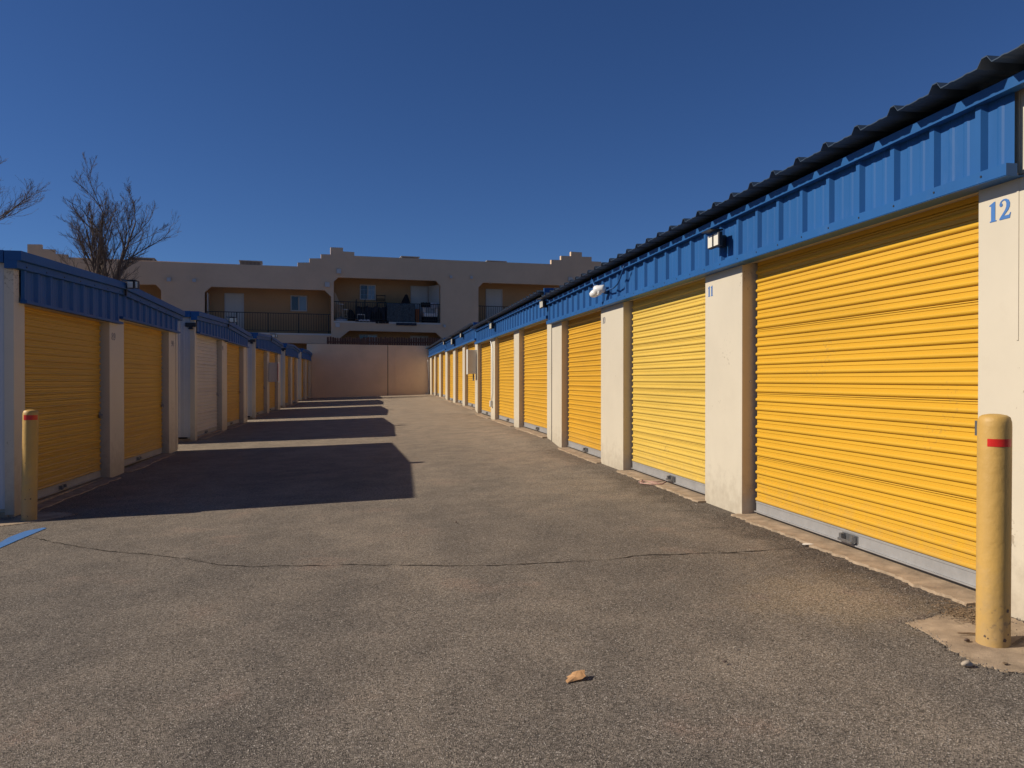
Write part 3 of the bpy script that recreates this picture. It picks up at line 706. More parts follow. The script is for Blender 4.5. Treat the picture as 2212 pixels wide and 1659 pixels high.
# little vent hoods on the stucco
for x, y, s_ in ((365, 604, .24), (419.5, 606, .2), (732, 586, .3), (707, 615, .3), (729, 702, .28), (974, 598.5, .18), (1018, 599.5, .18), (960, 704.5, .17), (1231.6, 604, .32)):
    u, z = fac(x, y); b = MB()
    b.poly([[(0, -s_/2), (.16, -s_/2-.02), (.10, s_/2), (0, s_/2)]], lambda q, v, w: W(u-s_/2+w, z+v, -q), s_); b.build('vent_hood', 'trim', apt)
for x, y in ((945, 606.5), (1069, 613)):
    u, z = fac(x-10, y, 1.0); b = MB(); b.lathe([(.02, 0), (.12, .02), (.13, .07)], W(u, z-.0, 1.0), 12); b.build('ceiling_light', 'trim', apt)
# rooftop units
for x0, x1, y0, lab in ((278, 332, 555, 'grey louvred rooftop unit behind the bare tree'), (518, 565, 562, 'low grey rooftop unit left of the tall stepped parapet'), (868, 905, 553, 'low grey rooftop unit right of the tall stepped parapet'), (1053, 1093, 562.5, 'low grey rooftop unit nearest the right stepped parapet')):
    u0, z1 = fac(x0, y0, 3.0); u1, _ = fac(x1, y0, 3.0); zb_ = zr
    tt = thing('rooftop_unit', lab, 'rooftop unit', W((u0+u1)/2, zb_, 3.7), 'rooftop units on the apartment block')
    b = MB(); b.box((u0, zb_, 3.0), (u1, z1-.06, 4.4), lambda a, c, d: W(a, c, d)); b.build('casing', 'roofunit', tt, bevel=.02)
    b = MB(); b.box((u0-.06, z1-.058, 2.94), (u1+.06, z1, 4.46), lambda a, c, d: W(a, c, d)); b.build('lid', 'roofunit', tt)
    b = MB(); u = u0+.06
    while u < u1-.06: b.box((u, z1-.38, 2.97), (u+.03, z1-.08, 2.999), lambda a, c, d: W(a, c, d)); u += .09
    b.build('louvre', 'rubber', tt)

# ---------------- clutter on balcony B
def bw(x, y, d): u, z = fac(x, y, d); return Vector(W(u, z, d))
def bu_(x, d): return fac(x, 690, d)[0]
zf = zB+.005
def stool(x, d, h, rad, m, lab, name='bar_stool'):
    u = bu_(x, d); c = Vector(W(u, zf, d)); t = thing(name, lab, 'stool', tuple(c))
    b = MB(); b.lathe([(rad*.9, h-.05), (rad, h-.04), (rad, h-.005), (rad*.95, h)], c, 16); b.build('seat', 'seatwhite', t)
    for k in range(4):
        a = math.pi/4+k*math.pi/2; e = Vector((math.cos(a), math.sin(a), 0)); b = MB()
        b.tube([c+e*rad*1.15, c+e*rad*.7+Vector((0, 0, h-.05))], .022, 6); b.build('leg', m, t)
    b = MB()
    for f in (.3, .55):
        q = [c+Vector((math.cos(math.pi/4+k*math.pi/2), math.sin(math.pi/4+k*math.pi/2), 0))*rad*(1.15-.45*f)+Vector((0, 0, h*f)) for k in range(5)]
        b.tube(q, .014, 5)
    b.build('stretcher', m, t)
stool(735, .75, 1.22, .25, 'chairwood', 'tall round bar stool at the left end of the cluttered balcony')
stool(746, .65, .86, .17, 'chairwood', 'short backless stool beside the tall bar stool on the balcony')
def chair(x, d, lab, up, m, zoff=0, sc=1.0, seatm='seatwhite'):
    u = bu_(x, d); c = Vector(W(u, zf+zoff, d)); t = thing('chair', lab, 'chair', tuple(c)); w = .27*sc; H = 1.05*sc; sh = .5*sc
    fl = -1 if up else 1; z_ = (lambda v: (H-v)) if up else (lambda v: v)
    P_ = lambda a, e, v: c + FD*a - FN*e + Vector((0, 0, z_(v)))
    b = MB(); pts = [P_(-w, -w, sh), P_(w, -w, sh), P_(w, w, sh), P_(-w, w, sh)]; pts += [p+Vector((0, 0, .05*fl)) for p in pts]
    b.add(pts, [(0, 1, 2, 3), (4, 5, 6, 7), (0, 1, 5, 4), (1, 2, 6, 5), (2, 3, 7, 6), (3, 0, 4, 7)]); b.build('seat', seatm, t)
    for a, e in ((-w, -w), (w, -w), (w, w), (-w, w)):
        b = MB(); b.tube([P_(a, e, 0), P_(a*.97, e*.97, sh)], .026*sc, 6); b.build('leg', m, t)
    b = MB()
    for a in (-w, w): b.tube([P_(a, w, sh), P_(a, w*1.1, H)], .024*sc, 6)
    for v in (sh+.2*sc, sh+.28*sc, H-.06): b.tube([P_(-w, w*1.05, v), P_(w, w*1.05, v)], .024*sc, 6)
    b.build('backrest', m, t)
chair(779, .7, 'wooden chair standing in front of the gridded balcony window, legs of another on its seat', False, 'chairwood', 0, .95)
chair(779, .75, 'dark chair turned upside down with its legs sticking up above the railing', True, 'iron', .42, 1.1, 'black_cloth')
chair(799, 1.0, 'grey slatted chair pushed behind the railing left of the slate rug', False, 'navy_cloth', 0, 1.0, 'navy_cloth')
chair(824, 1.0, 'tall black ladder back chair rising over the railing right of the window', False, 'iron', .85, 1.12, 'black_cloth')
# leaning board
b = MB(); a0 = bu_(722.5, 1.2); b.poly([[(a0, zf), (a0+.9, zf), (a0+.12, zf+1.95), (a0, zf+2.1)]], facF(1.2), .04); tag(b.build('leaning_board', 'stucco', origin=W(a0+.4, zf, 1.2)), 'tan board leaning in the left corner of the cluttered balcony', 'board')
def cloth(name, x0, y0, x1, y1, d, m, lab, cat, seed, fold=.05, lump=0, thick=.05, ragged=.04):
    rnd = random.Random(seed); (ua, zt_), (ub, zb_) = fac(x0, y0, d), fac(x1, y1, d); n, k = 22, 14; vs = []; fs = []
    ph = rnd.uniform(0, 6)
    for j in range(k+1):
        for i in range(n+1):
            u = ua+(ub-ua)*i/n; f = j/k; z = zb_+(zt_-zb_)*f + (math.sin(i*.9+ph)+math.sin(i*2.3+ph*2))*ragged*.35*(1 if j in (0, k) else .5)
            dd = d + fold*math.sin(i*1.1+ph+f*1.5)+fold*.5*math.sin(i*2.7+f*3) + lump*(abs(f-.5)*2)**2
            vs.append(W(u, z, dd))
    for j in range(k):
        for i in range(n): a = j*(n+1)+i; fs.append((a, a+1, a+n+2, a+n+1))
    m2 = len(vs); c0 = [W(*((lambda p: ((p-FP0).dot(FD), p.z, -(p-FP0).dot(FN)+thick))(Vector(v)))) for v in vs]
    vs += c0; fs += [tuple(m2+i for i in f) for f in fs]
    for i in range(n): fs.append((i, i+1, m2+i+1, m2+i)); q = k*(n+1); fs.append((q+i, q+i+1, m2+q+i+1, m2+q+i))
    for j in range(k): q = j*(n+1); fs.append((q, q+n+1, m2+q+n+1, m2+q)); q += n; fs.append((q, q+n+1, m2+q+n+1, m2+q))
    b = MB(); b.add(vs, fs); return tag(b.build(name, m, smooth=True, origin=W((ua+ub)/2, zb_, d)), lab, cat)
cloth('rug', 836, 655, 896, 699, .03, 'rug', 'shaggy slate blue rug draped over the balcony railing', 'rug', 1, .03)
cloth('blanket', 768, 691, 811, 696, -.06, 'navy_cloth', 'folded dark blanket hanging below the railing left of the rug', 'blanket', 2, .02, ragged=.02)
cloth('blanket', 811, 693, 840, 699, -.05, 'black_cloth', 'black blanket edge poking under the railing beside the rug', 'blanket', 3, .02, ragged=.02)
cloth('mat', 856, 697, 900, 703.5, -.09, 'navy_cloth', 'dark navy mat hanging lowest, under the slate rug', 'mat', 4, .015, ragged=.01)
cloth('blanket', 775, 690, 799, 694, -.13, 'grey_cloth', 'pale grey cloth crumpled on the folded dark blanket', 'blanket', 5, .03, ragged=.04)
def heap(x, d, w, h, m, lab, cat, seed, zoff=0, name='bundle'):
    rnd = random.Random(seed); u = bu_(x, d); c = Vector(W(u, zf+zoff, d)); bm = bmesh.new(); bmesh.ops.create_icosphere(bm, subdivisions=3, radius=1)
    ks = [Vector((rnd.uniform(-1, 1), rnd.uniform(-1, 1), rnd.uniform(-1, 1)))*3 for _ in range(5)]
    for v in bm.verts:
        s_ = 1+.13*sum(math.sin(v.co.dot(k)+i) for i, k in enumerate(ks))/1.5; v.co *= s_
        v.co.z = max(v.co.z, -.6); v.co.x *= (1-.35*max(0, v.co.z)); v.co = Vector((v.co.x*w/2, v.co.y*.3, (v.co.z+.6)*h/1.6))
    me = bpy.data.meshes.new(name); bm.to_mesh(me); bm.free(); me.materials.append(M[m]); o_ = bpy.data.objects.new(name, me); COL.objects.link(o_); o_.location = c
    for p in me.polygons: p.use_smooth = True
    return tag(o_, lab, cat)
heap(877, 1.0, .95, 1.95, 'black_cloth', 'black covered heap rising above the slate rug', 'covered pile', 1)
heap(850, .9, 1.3, 1.25, 'black_cloth', 'dark low pile pressed against the railing behind the slate rug', 'covered pile', 2)
heap(737, .45, .85, .28, 'grey_cloth', 'crumpled grey cloth on the balcony floor under the bar stool', 'cloth', 3, name='crumpled_cloth')
heap(813, .6, .8, .95, 'black_cloth', 'black bag pile behind the railing under the ladder back chair', 'bag', 6, name='bag')
cloth('darkening_sheet', 768, 662, 836, 692, .55, 'navy_cloth', 'dark blue sheet added behind the railing left of the rug to darken the gap', 'darkening_sheet', 21, .12, ragged=.12)  # added sheet that makes the space behind the railing read dark
heap(757, .8, .7, .85, 'black_cloth', 'dark pile behind the railing between stool and wooden chair', 'covered pile', 8)
# orange case
u = bu_(902, .35); b = MB(); b.box((u-.14, zf, .3), (u+.14, zf+.98, .6), lambda a, c, d: W(a, c, d)); b.box((u-.015, zf+.01, .285), (u+.015, zf+.97, .299), lambda a, c, d: W(a, c, d))
tag(b.build('suitcase', 'orangecase', bevel=.02, origin=W(u, zf, .45)), 'upright orange brown case between rug and pale armchair', 'suitcase')
# armchair with cloths
u = bu_(928, .8); t = thing('armchair', 'pale upholstered armchair with a black skirt at the right end of the cluttered balcony', 'armchair', W(u, zf, .8)); Q = lambda a, c, d: W(a, c, d)
b = MB(); b.box((u-.5, zf+.02, .45), (u+.5, zf+.45, 1.3), Q); b.build('base', 'black_cloth', t, bevel=.03)
b = MB(); b.box((u-.52, zf+.452, .4), (u+.52, zf+.72, 1.3), Q); b.build('seat', 'seatwhite', t, bevel=.06)
b = MB(); b.box((u-.52, zf+.722, 1.05), (u+.52, zf+1.3, 1.3), Q); b.build('backrest', 'seatwhite', t, bevel=.06)
for sg in (-1, 1): b = MB(); b.box((u+sg*.46-.08, zf+.723, .45), (u+sg*.46+.08, zf+1.2, 1.045), Q); b.build('armrest', 'seatwhite', t, bevel=.04)
cloth('throw', 909, 653, 930, 664, .38, 'black_cloth', 'black throw spread over the pale armchair', 'throw', 9, .03)
cloth('towel', 930, 654, 947, 667, .36, 'grey_cloth', 'light grey towel hung over the arm of the pale armchair', 'towel', 11, .02)

# ------------------------------------------------------------------ bollards
def bollard(x, y, z, h, rad, lab, tape, lean=0, ang=0):
    t = thing('bollard', lab, 'bollard', (x, y, z), 'yellow bollards guarding the building corners')
    prof = [(rad, -.1), (rad, 0), (rad*1.0, h*.3), (rad, h-.06), (rad*.985, h-.035), (rad*.90, h-.012), (rad*.7, h-.002), (rad*.3, h+.004)]
    L = Matrix.Rotation(lean, 4, 'Y'); b = MB(); b.lathe(prof, (x, y, z), 40, L); o_ = b.build('post', 'boll', t, smooth=True)
    rt = rad+.0015; b = MB(); zt0, zt1, a0, a1 = tape; A = []; B = []
    for i in range(21):
        a = a0+(a1-a0)*i/20; e = Vector((rt*math.cos(a), rt*math.sin(a), 0))
        A.append(L @ (e+Vector((0, 0, zt0)))+Vector((x, y, z))); B.append(L @ (e+Vector((0, 0, zt1)))+Vector((x, y, z)))
    b.strip(A, B); b.build('reflective_tape', 'red', t, smooth=True)
    # chips in the paint
    rnd = random.Random(int(x*10)); b = MB()
    for _ in range(9):
        a = -1.7+rnd.uniform(-1.2, 1.2); zz = rnd.choice([rnd.uniform(.01, .12), rnd.uniform(.1, h*.75)]); r2 = rad+.0012; s_ = rnd.uniform(.003, .009)
        c = [L @ Vector((r2*math.cos(a+k[0]*s_/rad), r2*math.sin(a+k[0]*s_/rad), zz+k[1]*s_))+Vector((x, y, z)) for k in ((-1, -.6), (.5, -1), (1, .4), (.1, 1.3), (-.8, .7))]
        b.add(c, [(0, 1, 2, 3, 4)])
    b.build('paint_chip', 'rust', t)
bR = on_g(2155, 1394); cang = math.atan2(-bR.y, -bR.x)
bollard(3.03, 3.36, gz(3.03, 3.36), 1.145, .075, 'yellow bollard at right beside pillar 12, tape wrapped to one side', (.990, 1.028, cang-.45+.05, cang+1.2), R(.25))
cl = math.atan2(-9.5, 3.9)
bollard(-3.83, 9.42, gz(-3.83, 9.42), 1.24, .078, 'shaded yellow bollard at left in front of the roller door beside pillar 89', (1.13, 1.185, cl-1.0, cl+1.0), R(1.0))
# concrete pads
PADS = []
def pad(px, name, lift=.005, inside=None):
    pts = [on_g(*p) for p in px]; out = []; rnd = random.Random(3)
    for a, c in zip(pts, pts[1:]+pts[:1]):
        k = max(1, int((c-a).length/.025))
        for i in range(k): q = a.lerp(c, i/k); out.append((q.x+rnd.uniform(-.012, .012), q.y+rnd.uniform(-.012, .012)))
    b = MB(); b.poly([out], lambda u, v, w: (u, v, gz(u, v)+lift+w), -.03); PADS.append(out); return struct(b.build(name, 'concrete'))
pad([(1958, 1347), (1990, 1340), (2050, 1325), (2112, 1312), (2200, 1342), (2330, 1390), (2420, 1470), (2330, 1458), (2212, 1455), (2160, 1450), (2105, 1434), (2050, 1402), (2010, 1375)], 'concrete_pad')
pad([(-60, 1128), (20, 1124), (45, 1112), (95, 1106), (150, 1108), (165, 1112), (115, 1122), (60, 1130), (0, 1138), (-60, 1146)], 'concrete_pad', .005)

# ------------------------------------------------------------------ lights and boxes on the fronts
def solar_light(side, x, y, lab, sc=1.0, q=.14, onroof=False, tilt=0):
    X = (XR-q) if side > 0 else (XL+q); Yp, z = on_x(x, y, X); F = mapper(side)
    t = thing('floodlight', lab, 'floodlight', F(Yp, q, z), 'solar floodlights along the storage fronts')
    b = MB(); b.box((Yp+.0*sc, q-.10, z-.05*sc), (Yp+.05*sc, q-.005, z+.05*sc), F); b.box((Yp-.09*sc, q-.02, z+.075*sc), (Yp+.09*sc, q+.11, z+.085*sc), F); b.build('bracket', 'rubber', t)
    for k, dy in enumerate((-.058, .058)):
        a, c = Yp+dy*sc-.05*sc, Yp+dy*sc+.05*sc
        b = MB(); b.box((a, q-.004, z-.06*sc), (c, q+.032, z+.06*sc), F); hd = b.build('head', 'rubber', t, bevel=.006)
        b = MB(); b.box((a+.008*sc, q+.033, z-.05*sc), (c-.008*sc, q+.040, z+.05*sc), F); b.build('lens', 'lens', hd)
        if side < 0:  # lit cover seen from behind, casing is pale
            b = MB(); b.box((a+.004, q-.02, z-.05*sc), (c-.004, q-.0045, z+.05*sc), F); b.build('back_cover', 'lens', hd)
    return t
solar_light(1, 1548, 520, 'twin-panel solar floodlight on the blue fascia just left of pillar 11', 1.15, .16)
solar_light(1, 1173, 657, 'small solar floodlight at the joint between first and second right buildings', 1.3, .16)
solar_light(1, 1062, 704, 'small floodlight above the white conduit on the right', 1.5, .16)
solar_light(1, 996.5, 724.5, 'small pale floodlight at the near end of the third right building', 1.5, .16)
solar_light(1, 977, 738, 'pale twin floodlight midway along the third right building', 2.2, .18)
solar_light(1, 959.5, 741, 'tiny pale floodlight where the last right building begins', 1.5, .16)
def roof_light(x, y, lab, sc=1.0):
    q = .13; Yp, z = on_x(x, y, XL+q); F = mapper(-1)
    t = thing('floodlight', lab, 'floodlight', F(Yp, q, z), 'small floodlights on the left gables')
    b = MB(); b.box((Yp-.02, q-.03, z-.17*sc), (Yp+.02, q+.0, z+.0*sc), F); b.box((Yp-.10*sc, q-.06, z+.07*sc), (Yp+.10*sc, q+.16, z+.08*sc), F); b.build('bracket', 'rubber', t)
    for a, c in ((-.11, -.0), (.012, .07)):
        b = MB(); v = []
        b.box((Yp-.06*sc, q+.02+(a+.11)*sc, z-.055*sc), (Yp+.02*sc, q+.02+(c+.10)*sc, z+.06*sc), F); hd = b.build('head', 'rubber', t, bevel=.005)
        b = MB(); b.box((Yp-.075*sc, q+.03+(a+.11)*sc, z-.047*sc), (Yp-.061*sc, q+.01+(c+.10)*sc, z+.052*sc), F); b.build('lens', 'lens', hd)
    return t
roof_light(274, 616, 'two-headed floodlight on the ridge of the nearest left gable', 1.0)
roof_light(495, 692, 'small floodlight on the ridge above the cream white door', 1.15)
roof_light(587, 726, 'small floodlight on the ridge of the third left gable', 1.15)
for x, y, X_, lab in ((413, 702, 18.76, 'black fixture high on the end wall of the second left building'), (544, 736, 27.72, 'black fixture high on the end wall of the third left building'), (612, 754, 36.5, 'black fixture high on the end wall of the fourth left building')):
    r_ = ray(x, y); t_ = X_/r_.y; c = Vector((r_.x*t_, X_, CAMH+r_.z*t_)); t = thing('wall_light', lab, 'wall light', tuple(c), 'black fixtures on the left end walls')
    b = MB(); b.box((c.x-.12, c.y-.07, c.z-.045), (c.x+.12, c.y-.002, c.z+.05)); b.build('housing', 'rubber', t, bevel=.01)
    b = MB(); b.lathe([(.05, -.10), (.055, -.09), (.04, -.046)], (c.x, c.y-.05, c.z), 12); b.build('sensor', 'rubber', t)
# white motion-sensor flood with two bullet heads and its conduits
Yp, z = on_x(1296, 627, XR-.2); F = mapper(1)
t = thing('security_light', 'white two-headed security light on the blue fascia near pillar 10, with bent blue conduits', 'security light', F(Yp, .12, z))
def T(o_, d_, rads, m, name, par, n=16):
    o_ = Vector(o_); d_ = Vector(d_).normalized(); b = MB(); b.tube([o_+d_*s_ for s_, _ in rads], [r_ for _, r_ in rads], n); return b.build(name, m, par, smooth=True)
T(F(Yp, .07, z), (-1, 0, 0), [(0, .055), (.06, .055), (.075, .03)], 'blue', 'mount', t)
T(F(Yp-.07, .16, z+.02), (-.55, .75, -.1), [(-.02, .03), (.0, .055), (.09, .062), (.11, .07), (.15, .068), (.152, .055)], 'fix', 'lamp_head', t)
T(F(Yp+.09, .17, z-.0), (-.8, .55, -.35), [(-.02, .03), (.0, .05), (.1, .06), (.13, .052), (.165, .03), (.17, .01)], 'fix', 'lamp_head', t)
T(F(Yp+.0, .20, z-.02), (-.9, -.3, -.25), [(-.02, .03), (.0, .048), (.045, .05), (.055, .035)], 'fix', 'sensor', t)
b = MB(); p0 = Vector(F(Yp-.05, .12, z+.0)); 
def onw(x, y, q): a = on_x(x, y, XR-q); return Vector(F(a[0], q, a[1]))
b.tube([onw(1306, 629, .13), onw(1325, 622, .14), onw(1334, 613, .15), onw(1340, 600, .155), onw(1345, 585, .16), onw(1348, 575, .16)], .012, 8); b.build('conduit', 'blue', t, smooth=True)
b = MB(); b.tube([onw(1288, 625, .15), onw(1282, 612, .155), onw(1278, 600, .16)], .012, 8); b.build('conduit', 'blue', t, smooth=True)
# white conduit with its box on the right pillar
cb = MB(); pts = [onw(1059, 725, .03), onw(1059.5, 735, .03), onw(1063, 750, .03), onw(1064, 800, .03), onw(1063.5, 850, .03), onw(1062, 866, .03)]
t = thing('conduit', 'thin white conduit running down the pillar to a small box on the second right building', 'conduit', tuple(pts[-1]))
cb.tube(pts, .016, 8); cb.build('pipe', 'fix', t, smooth=True)
c = onw(1061, 872, .03); b = MB(); b.box((c.x-.05, c.y-.16, c.z-.09), (c.x+.03, c.y+.02, c.z+.09)); b.build('junction_box', 'panelgrey', t, bevel=.008)
cb = MB(); pts = [onw(928, 772, -.1), onw(930, 810, -.1), onw(930.5, 840, -.1), onw(927, 851, -.0)]
cb = MB(); tag(MB.build((lambda b_: (b_.tube([(3.32, 50.5, 2.6), (3.36, 50.5, 1.8), (3.40, 50.52, .9), (3.33, 50.45, .40), (3.15, 50.4, .37)], .02, 6), b_)[1])(MB()), 'drain_pipe', 'fix', smooth=True, origin=(3.32, 50.5, .4)), 'thin white hose curving down the corner at the far wall', 'pipe')
# cabinets
def cabinet(side, x0, x1, y0, y1, q0, q1, m, lab, stripe=False):
    F = mapper(side); X = XR-q1 if side > 0 else XL+q1
    Ya, z1 = on_x(x0, y0, X); Yb, z0 = on_x(x1, y1, X); a, c = min(Ya, Yb), max(Ya, Yb); z0 = min(z0, z1-.4)
    t = thing('meter_cabinet', lab, 'cabinet', F((a+c)/2, q0, z0))
    b = MB(); b.box((a, q0, z0), (c, q1-.02, z1), F); b.build('box', m, t, bevel=.006)
    b = MB(); b.box((a-.01, q1-.019, z0-.01), (c+.01, q1, z1+.01), F); d = b.build('cabinet_door', m, t, bevel=.004)
    b = MB(); b.box((c-.06 if side > 0 else a+.03, q1, (z0+z1)/2-.05), (c-.03 if side > 0 else a+.06, q1+.02, (z0+z1)/2+.05), F); b.build('handle', 'steel', d)
    if stripe: b = MB(); b.box((c-.12, q1+.001, z0+.08), (c-.07, q1+.004, z1-.08), F); b.build('red_strip', 'red', d)
    return t
Yc, zc = on_x(1023, 790, XR-.2)
F = mapper(1); t = thing('meter_cabinet', 'beige meter cabinet on the pillar between the second and third right buildings', 'cabinet', F(27.0, 0, 1.5))
b = MB(); b.box((26.62, .003, 1.52), (27.02, .30, 2.35), F); b.build('box', 'panelgrey', t, bevel=.01)
b = MB(); b.box((26.60, .301, 1.50), (27.04, .325, 2.37), F); d = b.build('cabinet_door', 'panelgrey', t, bevel=.006)
b = MB(); b.tube([F(26.82, .10, 1.52), F(26.82, .10, 1.28)], .025, 8); b.build('pipe', 'steel', t)
F = mapper(-1); t = thing('meter_cabinet', 'white meter cabinet with thin red strip, middle pillar of the third left building', 'cabinet', F(31.2, 0, 1.3))
b = MB(); b.box((31.12, .003, 1.22), (31.36, .36, 1.98), F); b.build('box', 'panelgrey', t, bevel=.01)
b = MB(); b.box((31.06, .361, 1.20), (31.40, .385, 2.0), F); b.build('cabinet_door', 'fix', t, bevel=.006)
b = MB(); b.box((31.045, .362, 1.26), (31.059, .38, 1.94), F); b.build('red_strip', 'red', t)

# ------------------------------------------------------------------ bare trees
def bare_tree(base, h, spread, seed, lab, lean=(0, 0), stems=6, split=.45, levels=5, r0=.13, droop=0):
    rnd = random.Random(seed); t = thing('bare_tree', lab, 'tree', base); B0 = Vector(base); tr = MB(); cr = MB(); tw = MB()
    top = B0 + Vector((lean[0]*.4, lean[1]*.4, h*split)); n = 6
    tr.tube([B0+(top-B0)*(i/n)+Vector((rnd.uniform(-.05, .05), rnd.uniform(-.05, .05), 0)) for i in range(n+1)], [r0*1.5*(1-.35*i/n) for i in range(n+1)], 10)
    cnt = [0]
    def grow(p, d, L, r, lv):
        if lv > levels: return
        k = 5 if lv < 3 else 4; pts = [p]; rs = [r]; q = p.copy(); dd = d.copy()
        for i in range(k):
            dd = (dd + Vector((rnd.gauss(0, 1), rnd.gauss(0, 1), rnd.gauss(0, .7)+.35))*(.10 if lv < 2 else .17)).normalized()
            q = q + dd*L/k; pts.append(q.copy()); rs.append(max(.0045, r*(1-.62*(i+1)/k)))
            nb = 1 if lv >= 1 else 1
            if i >= (1 if lv == 0 else 0) and lv < levels:
                for _ in range(2 if rnd.random() < .30 else 1):
                    ax = Vector((rnd.gauss(0, 1), rnd.gauss(0, 1), rnd.gauss(0, .5))).normalized()
                    nd = (dd*1.0 + ax*rnd.uniform(.32, .68)); nd.z = nd.z*.95+.10; nd.normalize()
                    grow(q.copy(), nd, L*rnd.uniform(.36, .62)*(1-.07*i), rs[-1]*.62, lv+1)
        (tw if lv >= 3 else cr).tube(pts, rs, 6 if lv < 2 else (4 if lv < 3 else 3), cap=False)
        cnt[0] += 1
    for s_ in range(stems):
        a = 2*math.pi*s_/stems+rnd.uniform(-.4, .4); sp = spread*rnd.uniform(.35, 1.0)
        d = Vector((math.cos(a)*sp, math.sin(a)*sp, 1)).normalized()
        st = B0 + (top-B0)*rnd.uniform(.62, 1.0)
        grow(st, d, h*(1-split)*rnd.uniform(.72, 1.0)*(1-.12*sp), r0*.72, 0)
    tr.build('trunk', 'bark', t, smooth=True); c = cr.build('crown', 'bark', t); tw.build('twigs', 'bark', c)
    print('tree branches', cnt[0]); return t
bare_tree((-15.3, 47.0, .1), 11.2, .22, 4, 'bare leafless tree rising behind the nearest left roof', stems=8, split=.42, levels=4, r0=.15)
bare_tree((-22.6, 40.0, -.1), 12.0, .8, 14, 'bare tree at the left edge, only its branch tips in view', stems=8, split=.35, levels=4, r0=.2)

# ------------------------------------------------------------------ small things on the ground
c = on_g(1243, 1468, .004); rt = Vector((math.cos(-PSI), math.sin(-PSI), 0)); fw = Vector((-rt.y, rt.x, 0))
prof = [(-.046, -.012, .002), (-.030, .012, .006), (-.040, .020, .004), (-.018, .020, .020), (-.012, .030, .026), (.010, .032, .034), (.030, .036, .036), (.046, .034, .040), (.044, .012, .030), (.046, -.002, .022), (.030, -.010, .010), (.010, -.012, .006), (-.015, -.022, .002), (-.040, -.034, .001)]
b = MB(); ctr = c + Vector((0, 0, .014)); vs = [c + rt*a + fw*e_*1.2 + Vector((0, 0, zz*.75)) for a, e_, zz in prof]
mid = [c + rt*a*.55 + fw*e_*.7 + Vector((0, 0, zz*.5+.007)) for a, e_, zz in prof]; n = len(vs)
b.add(vs+mid+[ctr], [(i, (i+1) % n, n+(i+1) % n, n+i) for i in range(n)]+[(n+i, n+(i+1) % n, 2*n) for i in range(n)])
b.add([v-Vector((0, 0, .0012)) for v in vs], [tuple(range(n))])
b.tube([c+rt*.028+fw*.040+Vector((0, 0, .030)), c+rt*.040+fw*.01+Vector((0, 0, .024)), c+rt*.046-fw*.006+Vector((0, 0, .017))], .0012, 5)
tag(b.build('dry_leaf', 'leaf', origin=tuple(c)), 'curled tan dry leaf lying alone on the foreground asphalt', 'leaf')
def pebble(x, y, s_, m, lab, seed, flat=.5, name='stone'):
    rnd = random.Random(seed); c = on_g(x, y, .012); bm = bmesh.new(); bmesh.ops.create_icosphere(bm, subdivisions=3, radius=1); ks = [Vector((rnd.uniform(-1, 1), rnd.uniform(-1, 1), rnd.uniform(-1, 1)))*2 for _ in range(3)]
    for v in bm.verts: v.co *= (1+.12*sum(math.sin(v.co.dot(k)*1.5) for k in ks)); v.co = Vector((v.co.x*s_, v.co.y*s_*.7, (v.co.z+.55)*s_*flat))
    me = bpy.data.meshes.new(name); bm.to_mesh(me); bm.free(); me.materials.append(M[m]); o_ = bpy.data.objects.new(name, me); COL.objects.link(o_); o_.location = c
    return tag(o_, lab, 'stone')
pebble(2091, 1436, .026, 'stone', 'smooth pale pebble at the edge of the concrete pad', 1)
pebble(2088, 1384, .014, 'rust', 'small brown stone on the concrete pad left of the right bollard', 2)
pebble(2172, 1433, .014, 'straw', 'tan chip on the concrete in front of the right bollard', 3, .25)
pebble(1746, 1176, .045, 'paper', 'cream flake lying at the apron below door 12', 4, .15, 'litter')
pebble(1587, 1399, .008, 'stone', 'tiny white stone on open asphalt left of the concrete pad', 6)
pebble(1566, 1430, .010, 'rust', 'tiny dark stone on the asphalt right of the dry leaf', 7)
pebble(985, 1128, .012, 'rust', 'tiny dark speck of gravel on the sunlit middle of the yard', 8)
pebble(1905, 1224, .022, 'ydeb', 'yellow paint flake on the apron below the nearest right door', 9, .15, 'litter')
pebble(302, 984, .05, 'paper', 'crumpled white scrap by the door beside pillar 90', 10, .5, 'litter')
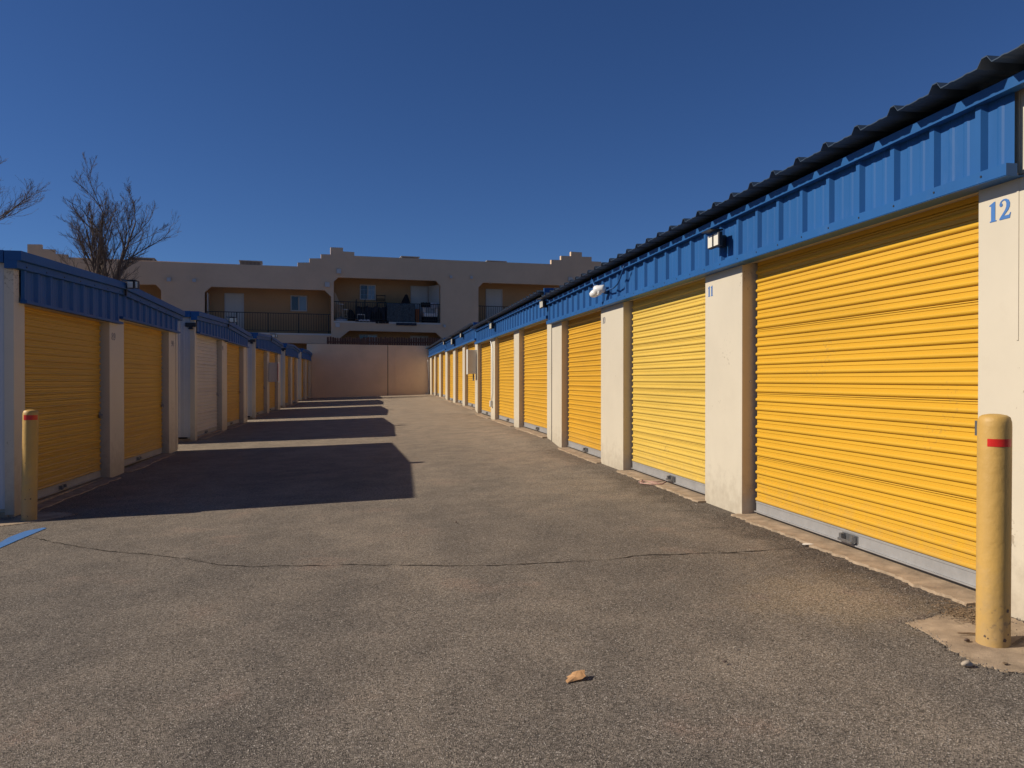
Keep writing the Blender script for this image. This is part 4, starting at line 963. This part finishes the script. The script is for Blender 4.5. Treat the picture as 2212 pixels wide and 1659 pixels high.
# straw and dead leaves blown into the corner by the bollard: nobody could count them
rnd = random.Random(9); b = MB(); b2 = MB()
for k in range(420):
    x = rnd.gauss(2085, 34); y = 1322+ (x-2085)*.12 + rnd.gauss(0, 9)
    if x > 2122: x = 2122-rnd.uniform(0, 30)
    c = on_g(x, y, .012+rnd.uniform(0, .022)); a = rnd.uniform(0, math.pi); L = rnd.uniform(.008, .045); w = rnd.uniform(.0012, .004)
    d = Vector((math.cos(a), math.sin(a), rnd.uniform(-.4, .4))); s_ = Vector((-d.y, d.x, rnd.uniform(-.3, .3)))*w/1
    if c.x > XR-.02: continue
    b.add([c-d*L/2-s_, c+d*L/2-s_, c+d*L/2+s_, c-d*L/2+s_], [(0, 1, 2, 3)])
struct(b.build('leaf_litter', 'straw'), 'stuff')
# gravel crumbs along the ragged asphalt edge at right
b = MB()
for k in range(1500):
    Yk = rnd.uniform(3.4, 14.5)**1; xk = XR-.10-abs(rnd.gauss(0, .17)); s_ = rnd.uniform(.003, .009)
    z = gz(xk, Yk)+.002; c = Vector((xk, Yk, z)); a = rnd.uniform(0, 3)
    v = [c+Vector((math.cos(a+i*2.1)*s_, math.sin(a+i*2.1)*s_, 0)) for i in range(3)]+[c+Vector((0, 0, s_*.9))]
    b.add(v, [(0, 1, 3), (1, 2, 3), (2, 0, 3)])
for out in PADS:
    for q in out:
        for _ in range(5):
            s_ = rnd.uniform(.003, .008); c = Vector((q[0]+rnd.gauss(0, .02), q[1]+rnd.gauss(0, .02), 0)); c.z = gz(c.x, c.y)+.003; a = rnd.uniform(0, 3)
            v = [c+Vector((math.cos(a+i*2.1)*s_, math.sin(a+i*2.1)*s_, 0)) for i in range(3)]+[c+Vector((0, 0, s_))]
            b.add(v, [(0, 1, 3), (1, 2, 3), (2, 0, 3)])
struct(b.build('gravel', 'asphalt'), 'stuff')
# pink rope by the second door
pp = [(1380, 1041), (1395, 1039), (1410, 1043), (1430, 1045), (1438, 1041), (1436, 1037), (1420, 1041), (1400, 1040), (1386, 1037), (1383, 1043), (1405, 1046), (1432, 1046)]
b = MB(); b.tube([on_g(*q, .02) for q in pp], .008, 6); tag(b.build('rope', 'rope', smooth=True, origin=tuple(on_g(1400, 1041, .02))), 'loop of pink rope lying below the pale yellow door', 'rope')
for x, y, ang, L, lab in ((2095, 1368, .3, .12, 'thin blond wood sliver pointing at the right bollard'), (2203, 1382, -.5, .2, 'thin wooden stick on the concrete right of the bollard')):
    c = on_g(x, y, .016); d = Vector((math.cos(ang), -math.sin(ang), 0))*L/2; b = MB(); b.tube([c-d, c, c+d], [.003, .006, .004], 5); tag(b.build('stick', 'straw', origin=tuple(c)), lab, 'stick')
